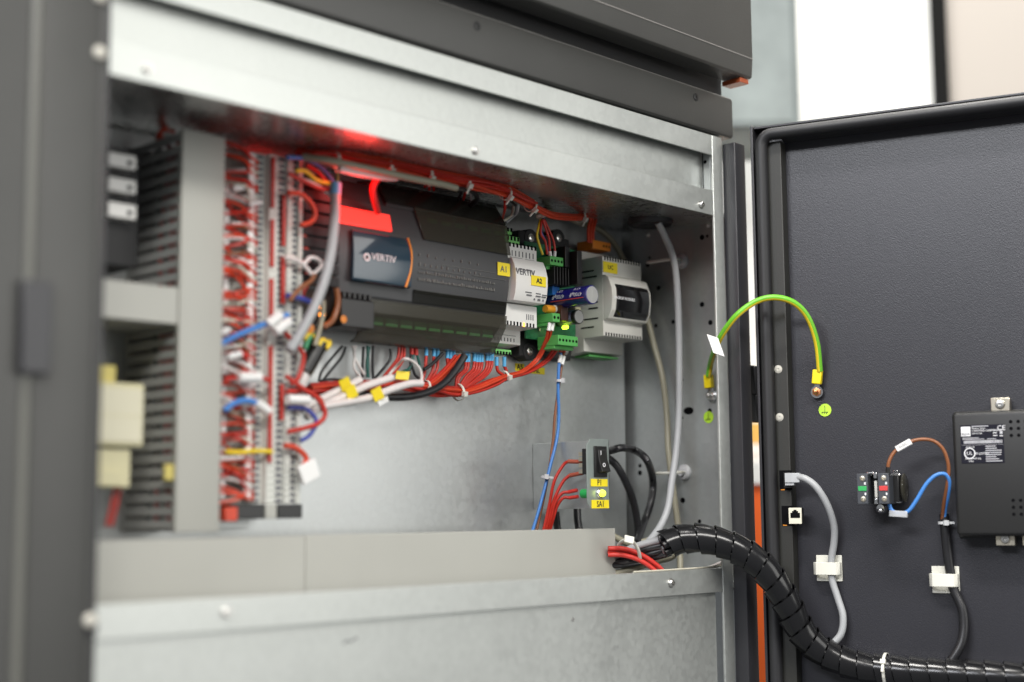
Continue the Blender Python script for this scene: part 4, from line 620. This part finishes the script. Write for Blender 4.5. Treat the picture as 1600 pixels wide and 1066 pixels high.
# black power cable looping behind the bracket
wire('power_cable', [(-.0696,.13,.0374),(-.0666,.135,.0571),(-.0572,.14,.0971),(-.0477,.13,.1205),(-.0452,.11,.1199),(-.0482,.09,.1224),(-.0034,.11,.1222),(-.0191,.08,.1108),(.028,.11,.0906),(.024,.11,.0666),(.0103,.11,.0429),(-.0372,.08,.0241)], .0040, 'wire_black', 'thick black cable looping out behind the switch bracket', 'cable', seg=14)
wire('power_cable', [(-.0945,.14,.0573),(-.091,.14,.0377),(-.0943,.13,.0248)], .0038, 'wire_black', 'black cable stub visible under the bracket side plate', 'cable', seg=12)
wire('power_cable', [(-.0388,.12,.1157),(-.0302,.11,.1035),(-.01,.11,.0768),(-.0002,.11,.0498),(.0023,.11,.0228)], .0040, 'wire_black', 'straighter black cable inside the loop of the thick one', 'cable', seg=14)
# grey and beige cables on the side panel
wire('sheathed_cable', [(-.017,.06,.359),(-.0046,.06,.3442),(.0068,.06,.3264),(.0125,.06,.2995),(.0143,.06,.2584),(.014,.06,.2175),(.0121,.06,.1632),(.0063,.06,.1227),(-.0024,.06,.0893),(-.0108,.06,.0597),(-.0251,.06,.0402),(-.0483,.06,.0233),(-.0718,.06,.0137)], .0037, 'wire_grey', 'pale grey cable hanging from the ceiling grommet along the side panel', 'cable', seg=14)
wire('sheathed_cable', [(-.1466,.11,.355),(-.1078,.13,.3697),(-.0771,.14,.3715),(-.0517,.14,.366),(-.0204,.14,.3633),(.0008,.14,.354),(.0168,.14,.3395),(.0381,.14,.3117),(.0348,.12,.2698),(.0348,.11,.237),(.0356,.1,.2012),(.0357,.095,.1592),(.0304,.09,.1244),(.0295,.085,.0901),(.0305,.08,.0494),(.0275,.075,.0227),(.0211,.07,-.0057)], .0034, 'wire_beige', 'long beige cable trailing from the ceiling down behind the backup module', 'cable', seg=12)
for (lab, p) in (('round tie mount with white tie holding the grey cable high up', (.044,.0777,.3276)), ('round tie mount with white tie holding the grey cable low down', (.044,.0806,.0983))):
    tm = thing('tie_mount', p, lab, 'tie mount', 'tie mounts on the side panel'); MB().lathe(Vector(p)+Vector((.002, 0, 0)), (-1, 0, 0), [(.0085,0),(.0085,.002),(.007,.0035),(.004,.004),(.004,.0075)], 22).build('disc', 'nylon_clear', tm)
    c_ = Vector(p)+Vector((-.012, -.002, 0)); MB().tube([c_+Vector((.012, 0, 0)), c_+Vector((-.004, -.006, -.0004)), c_+Vector((-.010, .004, -.001)), c_+Vector((-.012, .03, -.0012))], .0016, 8, 4, sq=.6).build('tie', 'nylon', tm)
# ------------------------------------------------------------------ cables at the end of the trunking and the spiral-wrapped loom
RW = thing('red_leads', (-.0689,.05,.0126), 'three bright red leads curving out of the trunking end over the rail', 'wires')
for p in ([(-.0942,.07,.0211),(-.0815,.06,.0203),(-.0689,.05,.0151),(-.0564,.04,.0048),(-.0477,.035,-.0048)], [(-.0943,.07,.0148),(-.084,.058,.0141),(-.0715,.048,.0089),(-.0615,.04,.0006),(-.0579,.035,-.0063)], [(-.0919,.072,.0179),(-.0762,.062,.0163),(-.0616,.052,.0104),(-.0545,.044,.0034),(-.048,.038,-.0062)]): wire('wire', p, .0024, 'ferrule_red', '', parent=RW)
SL_ = thing('spiral_wrapped_loom', (.0064,-.0496,-.0066), 'thick black spiral-wrapped cable loom arching from the cabinet onto the door', 'cable loom')
sp = [(-.0592,.03,.0233),(-.0457,.018,.0294),(-.0325,-.002,.0299),(-.0177,-.022,.0229),(-.005,-.04,.0104),(.0058,-.0544,-.0083),(.0183,-.0636,-.0345),(.0306,-.0722,-.0625),(.0445,-.0893,-.0821),(.0572,-.1153,-.0924),(.0693,-.1495,-.0958),(.0876,-.2057,-.0969),(.1121,-.281,-.098)]
def arc(P):
    L = [0]
    for a, b in zip(P, P[1:]): L.append(L[-1]+(b-a).length)
    return L
def spiral(parent, path, r, pitch, width, m):
    P = catmull(path, 14); T, U = frames(P); L = arc(P); tot = L[-1]
    def at(s_):
        s_ = max(0, min(tot, s_)); i = 0
        lo, hi = 0, len(L)-1
        while hi-lo > 1:
            mid = (lo+hi)//2
            if L[mid] <= s_: lo = mid
            else: hi = mid
        f = (s_-L[lo])/max(1e-9, L[hi]-L[lo]); return P[lo].lerp(P[hi], f), U[lo].lerp(U[hi], f).normalized(), T[lo].lerp(T[hi], f).normalized()
    seg = 26; n = int((tot-width)/pitch*seg); vs = []; fs = []; rows = ((0, 1.10), (.12, 1.085), (.5, 1.03), (.88, .975), (1, .945), (1, .89), (.5, .95), (0, 1.02)); nr = len(rows)
    for k in range(n+1):
        a = 2*math.pi*k/seg; s0 = pitch*k/seg
        for wf, rf in rows:
            p, u, t = at(s0+width*wf); w_ = t.cross(u); vs.append(p+(u*math.cos(a)+w_*math.sin(a))*r*(rf+.012*math.sin(k*.13)))
    for k in range(n):
        for j in range(nr): j2 = (j+1) % nr; fs.append((k*nr+j, k*nr+j2, (k+1)*nr+j2, (k+1)*nr+j))
    MB().add(vs, fs).build('spiral_wrap', m, parent, ang=50)
spiral(SL_, sp, .0140, .0172, .0158, 'spiral')
for k, (a, r, m) in enumerate(((.2, .0042, 'wire_black'), (1.5, .0042, 'wire_black'), (2.8, .0042, 'wire_black'), (4.0, .004, 'wire_grey'), (5.2, .004, 'wire_black'))):
    P = catmull(sp, 2); T, U = frames(P); MB().tube([P[i]+(U[i]*math.cos(a)+T[i].cross(U[i])*math.sin(a))*.0078 for i in range(len(P))], r, 10, 2).build('inner_cable', m, SL_)
TC = thing('trunking_cables', (-.0787,.05,.0191), 'black and grey cables gathered with a white tie between trunking and loom', 'cables')
for m, r, p in (('wire_grey', .0036, [(-.077,.085,.009),(-.0697,.07,.0173),(-.0625,.055,.0237),(-.0529,.034,.0294),(-.045,.02,.0344)]), ('wire_black', .0040, [(-.0712,.09,.0081),(-.0648,.07,.0134),(-.0587,.05,.0198),(-.0479,.03,.0249)]), ('wire_black', .0040, [(-.0771,.085,.0045),(-.0623,.068,.0089),(-.0562,.048,.0147),(-.0429,.03,.021)]), ('wire_black', .0038, [(-.083,.08,.0036),(-.0648,.066,.0058),(-.0539,.05,.0102),(-.0451,.03,.0166)]), ('wire_beige', .0036, [(-.0783,.08,-.0055),(-.0602,.07,-.0008),(-.0417,.06,.0052),(-.0167,.055,.0096),(-.0124,.05,.0135)]), ('wire_beige', .0034, [(-.0509,.1,.032),(-.0355,.09,.0239),(-.0237,.08,.0264),(-.0151,.075,.0302)]), ('wire_white', .0016, [(.0089,.03,-.0017),(.0186,.025,.0013),(.0263,.02,.0051),(.028,.018,.007)]), ('wire_white', .0014, [(.0121,.03,-.0031),(.0219,.025,-.0001),(.0284,.02,.0037)])): wire('cable', p, r, m, '', parent=TC)
MB().tube([(-.0902,.06,.0243),(-.0951,.05,.0289),(-.0913,.045,.0301),(-.0826,.045,.0255),(-.0769,.045,.0179),(-.0681,.05,.0062)], .0012, 8, 5, sq=1.6).build('cable_tie', 'nylon', TC); b = MB(); b.obox((-.0949,.042,.0302), Vector((.0036, -.0030, -.0012)), Vector((.0018, .0018, 0)), Vector((.0008, 0, .0034))); b.build('tie_head', 'nylon', TC, bevel=.0006)
tie(SL_, (.0665,-.1409,-.095), DS, .0150, head=(-.9, -.5, .6), tail=.01)
wire('rail_edging', [(-.132,.0062,.0009),(-.0838,.0062,.0009),(-.0227,.0062,.0013),(.0051,.0062,.0022)], .0009, 'wire_cream', 'thin pale edging strip on the rail lip beside the loom', 'edging')
# ------------------------------------------------------------------ earth bond between cabinet and door
EB = thing('earth_bond', (.045,.0459,.1761), 'green and yellow earth wire arching from the side panel to the open door', 'earth wire')
ep = catmull([(.036,.0385,.1982),(.03,.0312,.2095),(.0003,.004,.2186),(-.0116,-.014,.2325),(-.0135,-.034,.2505),(-.002,-.0495,.2642),(.0075,-.066,.2679),(.0213,-.0792,.2626),(.0351,-.0861,.2484),(.0472,-.0878,.2241),(.0558,-.085,.1958)], 8)
T, U = frames(ep); vs = []; fs = []; mi = []
for i, p in enumerate(ep):
    w_ = T[i].cross(U[i])
    for k in range(16): a = 2*math.pi*k/16; vs.append(p+(U[i]*math.cos(a)+w_*math.sin(a))*.0031)
eb = MB()
for i in range(len(ep)-1):
    for k in range(16): fs.append((i*16+k, i*16+(k+1) % 16, (i+1)*16+(k+1) % 16, (i+1)*16+k)); mi.append(1 if k in (0, 1, 7, 8, 9) else 0)
eb.add(vs, fs); eb.m = mi; eb.build('wire', ['earth_green', 'wire_yellow'], EB)
for c_, n_, up in ((Vector((.0385,.0401,.1924)), Vector((-1, 0, 0)), Vector((0, .05, 1))), (Vector((.0562,-.0815,.1897)), DN, Vector((0, 0, 1))+DS*.12)):
    up.normalize(); rt = up.cross(n_).normalized(); b = MB(); b.obox(c_+up*.0005, rt*.0047, n_*.0032, up*.0072); b.build('lug_sleeve', 'lug_yellow', EB, bevel=.0010)
    rg = c_-up*.0145-n_*.004; b = MB(); b.obox(c_-up*.0095-n_*.0022, rt*.0026, n_*.0006, up*.004); b.lathe(rg, n_, [(.0062,0),(.0062,.0012),(.0035,.0012)], 22); b.build('ring_lug', 'chrome', EB)
    b = MB(); b.lathe(rg+n_*.0012, n_, [(.0045,0),(.0045,.0022),(.0024,.0024),(.0024,.0075),(.0018,.008)], 6 if n_ is DN else 20); b.build('stud_nut', 'copper' if n_ is DN else 'screw_zinc', EB)
b = MB(); tc_ = Vector((-.0196,-.0124,.2223)); b.obox(tc_, Vector((.004, -.004, -.002)), Vector((.0006, .0006, 0)), Vector((-.0022, .0022, .0095))); tg_ = b.build('marker_flag', 'label_white', EB, bevel=.0003)
for (c_, n_, r_, lab) in ((Vector((.0459,.0472,.1558)), Vector((-1, 0, 0)), DFR, 'round lime earth-symbol sticker on the galvanised side panel'), (Vector((.0654,-.0834,.1571)), DN, DFR, 'round lime earth-symbol sticker on the dark door')):
    st = thing('earth_sticker', c_, lab, 'sticker', 'lime earth stickers'); up = Vector((0, 0, 1)); rt = up.cross(n_).normalized()
    b = MB(); b.lathe(c_-n_*.0002, n_, [(.0064,0),(.0064,.0004),(.0001,.0004)], 28); b.build('disc', 'lime_sticker', st)
    b = MB(); q = c_+n_*.0004; b.obox(q+up*.0012, rt*.00022, n_*.0001, up*.0032); b.obox(q-up*.002, rt*.0032, n_*.0001, up*.00022)
    for k in (-1, 0, 1): b.obox(q-up*.0029+rt*(.0023*k-.0005), (rt*.0007+up*.0010)*.9, n_*.0001, (up*.0002-rt*.0002))
    b.build('earth_symbol', 'ink', st)
# ------------------------------------------------------------------ network sockets and cable on the door
for k, (lab, (s, z)) in enumerate((('upper network socket on the door flange with a plug in it', (0.0354,0.0872)), ('lower empty cream network socket on the door flange', (0.0366,0.0518)))):
    so = thing('network_socket', dloc(s, .02, z), lab, 'socket', 'network sockets on the door flange')
    dbox('cut_out', 'hole_black', so, (s-.0165, s-.004, .0200, .0209, z-.0100, z+.0098), bevel=0)
    if k: dbox('body', 'plastic_black', so, (s-.0065, s+.0062, .0210, .0295, z-.0078, z+.0076), bevel=.0004); dbox('face', 'socket_cream', so, (s-.0066, s+.0063, .0296, .0310, z-.0080, z+.0078), bevel=.0003)
    else: dbox('body', 'plastic_black', so, (s-.010, s-.003, .0210, .0295, z-.0078, z+.0076), bevel=.0004)
    if k:
        b = MB(DX); b.prism([(s-.0048, z-.0022), (s-.0048, z+.0028), (s-.0030, z+.0028), (s-.0030, z+.0046), (s-.0015, z+.0046), (s-.0015, z+.0058), (s+.0015, z+.0058), (s+.0015, z+.0046), (s+.0030, z+.0046), (s+.0030, z+.0028), (s+.0048, z+.0028), (s+.0048, z-.0022)], 'y', .0308, .0312); b.build('opening', 'hole_black', so)
    dbox('indicator', 'accent_orange', so, (s-.0155, s-.0115, .0205, .0211, z-.0100, z-.0090), bevel=0)
NC = thing('network_cable', (.0568,-.0916,.0239), 'grey network cable running from the upper door socket down to the loom', 'cable')
wire('sheath', [(.0332,-.0673,.0896),(.0335,-.0781,.0882),(.037,-.0888,.0792),(.0445,-.0957,.0616),(.0533,-.0967,.0415),(.0574,-.0935,.0251),(.0587,-.0891,.0081),(.0595,-.0886,-.0107),(.0607,-.0937,-.0293),(.0603,-.099,-.0458),(.058,-.0983,-.0617),(.0538,-.0919,-.0716),(.0485,-.082,-.078)], .0035, 'wire_grey', '', parent=NC, seg=14)
b = MB(); pc = Vector((.0324,-.0648,.0891)); b.obox(pc, DS*.0075, DN*.0042, Vector((0, 0, .0048))); b.build('plug', 'clear_plug', NC, bevel=.0008); b = MB(); b.obox(pc+DS*-.003+Vector((0, 0, -.0062)), DS*.0045, DN*.003, Vector((0, 0, .0012))); b.build('latch', 'clear_plug', NC, bevel=.0004)
for lab, (s, z) in (('white adhesive cable clip holding the grey network cable', (0.0624,-0.0003)), ('white adhesive cable clip holding the black cable', (0.1744,-0.0100))):
    cl = thing('cable_clip', dloc(s, .004, z), lab, 'cable clip', 'white adhesive clips on the door')
    dbox('base', 'nylon', cl, (s-.0128, s+.0128, .0042, .0062, z-.0128, z+.0128), bevel=.0005)
    b = MB(DX); b.prism([(s-.0142, .0063), (s-.0142, .0120), (s-.0105, .0172), (s+.0095, .0172), (s+.0125, .0130), (s+.0125, .0063), (s+.0110, .0063), (s+.0110, .0125), (s+.0085, .0158), (s-.0100, .0158), (s-.0125, .0115), (s-.0125, .0063)], 'z', z-.0062, z+.0060); b.build('strap', 'nylon', cl, bevel=.0004)
# ------------------------------------------------------------------ push-button contact assembly
pb_s, pb_z = (0.1236,0.0771)
PBT = thing('push_button_contacts', dloc(pb_s, .004, pb_z), 'pair of dark contact blocks with green and red windows behind a door push button', 'push button')
MB(DX).lathe((pb_s+.002, .0042, pb_z), (0, 1, 0), [(.0150,0),(.0150,.006),(.0135,.008)], 30).build('mounting_ring', 'plastic_black', PBT)
dbox('collar', 'chrome', PBT, (pb_s-.0165, pb_s+.0150, .012, .020, pb_z-.0140, pb_z+.0150), bevel=.0015)
dbox('collar_body', 'plastic_black', PBT, (pb_s-.0130, pb_s+.0155, .020, .032, pb_z-.0125, pb_z+.0135), bevel=.001)
MB(DX).lathe((pb_s+.0165, .018, pb_z+.001), (1, 0, 0), [(.0130,0),(.0140,.001),(.0140,.002),(.0130,.0028)], 30).build('flange', 'smoke_clear', PBT)
for ds, m in ((-.0150, 'button_green'), (.0050, 'button_red')):
    s = pb_s+ds; cb = dbox('contact_block', 'contact_grey', PBT, (s-.0052, s+.0052, .020, .052, pb_z-.0145, pb_z+.0145), bevel=.0006)
    dbox('window', m, cb, (s-.0040, s+.0040, .0518, .0526, pb_z-.0020, pb_z+.0026), bevel=.0003)
    dbox('print', 'ink_white', cb, (s+.0018, s+.0034, .0519, .0523, pb_z+.0040, pb_z+.0062), bevel=0); dbox('print', 'ink_white', cb, (s+.0020, s+.0034, .0519, .0523, pb_z-.0060, pb_z-.0038), bevel=0)
    for dz in (-.0098, .0098): MB(DX).lathe((s+.0005, .0505, pb_z+dz), (0, 1, 0), [(.0036,0),(.0036,.0012)], 16).build('well', 'hole_black', cb); MB(DX).lathe((s+.0005, .0515, pb_z+dz), (0, 1, 0), [(.0026,0),(.0026,.001),(.0010,.0012),(.0008,.0006)], 16).build('screw', 'nickel', cb)
dbox('lever', 'plastic_offwhite', PBT, (pb_s-.0058, pb_s-.0030, .032, .042, pb_z-.0085, pb_z+.0080), bevel=.0005)
for dz in (.0125, -.0120): dbox('latch', 'chrome', PBT, (pb_s-.0062, pb_s-.0025, .030, .044, pb_z+dz-.0025, pb_z+dz+.0030), bevel=.0006)
MB(DX).lathe((pb_s-.0030, .020, pb_z-.0185), (0, 1, 0), [(.0050,0),(.0050,.010),(.0036,.012),(.0020,.011)], 20).build('clamp_screw', 'chrome', PBT)
dbox('top_clip', 'chrome', PBT, (pb_s-.0125, pb_s-.0055, .022, .044, pb_z+.0142, pb_z+.0160), (pb_s+.0100, pb_s+.0145, .022, .030, pb_z+.0150, pb_z+.0175), bevel=.0005)
BN = thing('contact_wire', (.0624,-.1897,.1152), 'brown wire with white sleeve curving from the contact block to the black cable', 'wire')
wire('wire', [(.0452,-.1625,.0902),(.0457,-.1641,.1023),(.0493,-.1686,.112),(.0541,-.1771,.1191),(.06,-.1887,.1231),(.0658,-.2001,.1216),(.0704,-.2078,.113),(.0735,-.2107,.0978),(.0765,-.207,.0805),(.0825,-.1998,.0637),(.0907,-.1927,.0473)], .00175, 'wire_brown', '', parent=BN); wire('end_sleeve', [(.0452,-.1625,.0884),(.0454,-.1631,.0975)], .0022, 'plastic_black', '', parent=BN, smooth=0)
b = MB(); sc_ = Vector((.052,-.1769,.1178)); ax = (Vector((.0537,-.1821,.1207))-sc_).normalized(); up = DN.cross(ax); b.obox(sc_, ax*.0078, up*.0029, DN*.0024); sv = b.build('sleeve', 'label_white', BN, bevel=.0006)
text('DI30C', sc_+DN*.00245, .0034, 'ink_grey', sv, ru=(ax, up))
BL = thing('contact_wire', (.0619,-.1881,.0729), 'blue wire with clear sleeve curving from the contact block to the black cable', 'wire')
wire('wire', [(.0506,-.1596,.0623),(.0514,-.1623,.0562),(.0536,-.169,.0531),(.0562,-.1771,.0561),(.0596,-.1844,.0669),(.0633,-.1923,.0807),(.0679,-.2001,.089),(.0723,-.2071,.0901),(.0762,-.2093,.0835),(.0819,-.2043,.0697),(.0882,-.1978,.0576),(.0922,-.1939,.046)], .0019, 'wire_blue', '', parent=BL)
b = MB(); sc_ = Vector((.0532,-.1679,.0531)); ax = (Vector((.0558,-.1758,.0525))-sc_).normalized(); up = DN.cross(ax); b.obox(sc_, ax*.0085, up*.0030, DN*.0026); b.build('sleeve', 'clear_plug', BL, bevel=.0006)
BC = thing('sheathed_cable', (.0969,-.1988,-.0061), 'black two-core cable held by the right-hand door clip', 'cable')
wire('sheath', [(.0932,-.1937,.0527),(.0933,-.1941,.0363),(.0945,-.1946,.0181),(.0955,-.1959,-.0001),(.0963,-.1985,-.0181),(.0971,-.2058,-.0359),(.0956,-.2076,-.0536),(.092,-.2062,-.0682),(.0873,-.2016,-.0794),(.0832,-.1954,-.089)], .0046, 'wire_black', '', parent=BC, seg=14)
tie(BC, (.093,-.1933,.0442), (0, 0, 1), .0050, 'nylon_clear', DN+DS*.5, .008)
# ------------------------------------------------------------------ display unit on the door
(s0, z1), (_, z0) = (0.1909,0.1486), (0.1941,0.0319)
DU = thing('display_unit', dloc(s0+.07, .004, z0), 'black rectangular display unit seen from behind with rating label and vent holes', 'display unit')
cs = dbox('case', 'device_black', DU, (s0, s0+.150, .0045, .0335, z0, z1), bevel=.0045, seg=4)
dbox('bezel', 'plastic_black', DU, (s0-.002, s0+.152, .0040, .0075, z0-.002, z1+.002), bevel=.001)
(l0, lz1), (l1, lz0) = (0.1985,0.1357), (0.2373,0.0998)
lb = dbox('rating_label', mat('label_navy', (.008, .008, .016), .5, spec=.2).name, DU, (l0, l1, .0334, .0339, lz0, lz1), bevel=0)
W_, H_ = l1-l0, lz1-lz0
def lp2(u, v): return (l0+W_*u, lz1-H_*v)
def lmark(name, m, u0, v0, u1, v1): a, b = lp2(u0, v0), lp2(u1, v1); return dbox(name, m, lb, (a[0], b[0], .0338, .0341, b[1], a[1]), bevel=0)
def ltext(body, u, v, size, align='LEFT', bold=0): p = lp2(u, v); return text(body, dloc(p[0], .0341, p[1]), size, 'ink_white', lb, ru=DFR, align=align, bold=bold)
lmark('logo_block', 'ink_white', .02, .04, .24, .29); a_ = lp2(.13, .235); text('ELDA', dloc(a_[0], .0343, a_[1]), .0030, 'ink', lb, ru=DFR)
ltext('CE', .86, .10, .0062); ltext('Made in China', .27, .09, .0021)
lmark('print_line', 'barcode', .27, .025, .66, .045); ltext('CW07TBD120BP0000XX', .27, .155, .0026); ltext('24V 0.15A', .27, .225, .0022)
lmark('print_line', 'ink_white', .76, .21, .85, .23); lmark('print_line', 'ink_white', .76, .28, .86, .30); lmark('print_line', 'ink_white', .91, .29, .99, .31); lmark('mark', 'barcode', .92, .18, .98, .25)
lmark('print_line', 'barcode', .05, .33, .42, .345); lmark('print_line', 'barcode', .05, .365, .55, .38); lmark('print_line', 'barcode', .62, .365, .83, .38)
random.seed(3); u = .07
while u < .97: w_ = random.choice((.006, .01, .016)); lmark('bar', 'barcode', u, .405, min(.97, u+w_), .485); u += w_+random.choice((.005, .007))
lmark('rule', 'barcode', .03, .52, .99, .525); c_ = lp2(.20, .74); b = MB(DX); b.lathe((c_[0], .0338, c_[1]), (0, 1, 0), [(.0052,0),(.0052,.0003),(.0043,.0003),(.0043,.0)], 26); b.build('ring_mark', 'ink_white', lb); ltext('UL', .20, .74, .0044, 'CENTER'); ltext('C', .075, .76, .0036); ltext('US LISTED', .30, .75, .0030)
ltext('E190179', .12, .585, .0022); ltext('IND.CONT.EQ.', .09, .88, .0022); ltext('97RA', .17, .95, .0020)
for k, wv in enumerate((.24, .26, .37, .37, .36, .24, .30, .38)): lmark('print_line', 'barcode', .57, .555+.055*k, .57+wv, .575+.055*k)
for r_ in range(3):
    for k in range(6):
        for (hx, hz) in ((0.2442,0.1377), (0.2430,0.0649)): MB(DX).lathe((hx+.0066*k, .0330, hz-.0064*r_), (0, 1, 0), [(.0016,0),(.0016,.0007),(.0001,.0007)], 12).build('vent_hole', 'hole_black', cs)
for lab, (s, z), sg in (('upper', (0.2340,0.1551), 1), ('lower', (0.2328,0.0293), -1), ('lower', (0.2565,0.0294), -1)):
    cl = dbox('mounting_clip', 'nickel', DU, (s-.0085, s+.0085, .0085, .0215, z-.0062, z+.0062), bevel=.0005); MB(DX).lathe((s, .0213, z), (0, 1, 0), [(.0045,0),(.0045,.0012),(.0036,.0030),(.0016,.0032),(.0012,.0018)], 20).build('screw', 'screw_zinc', cl)
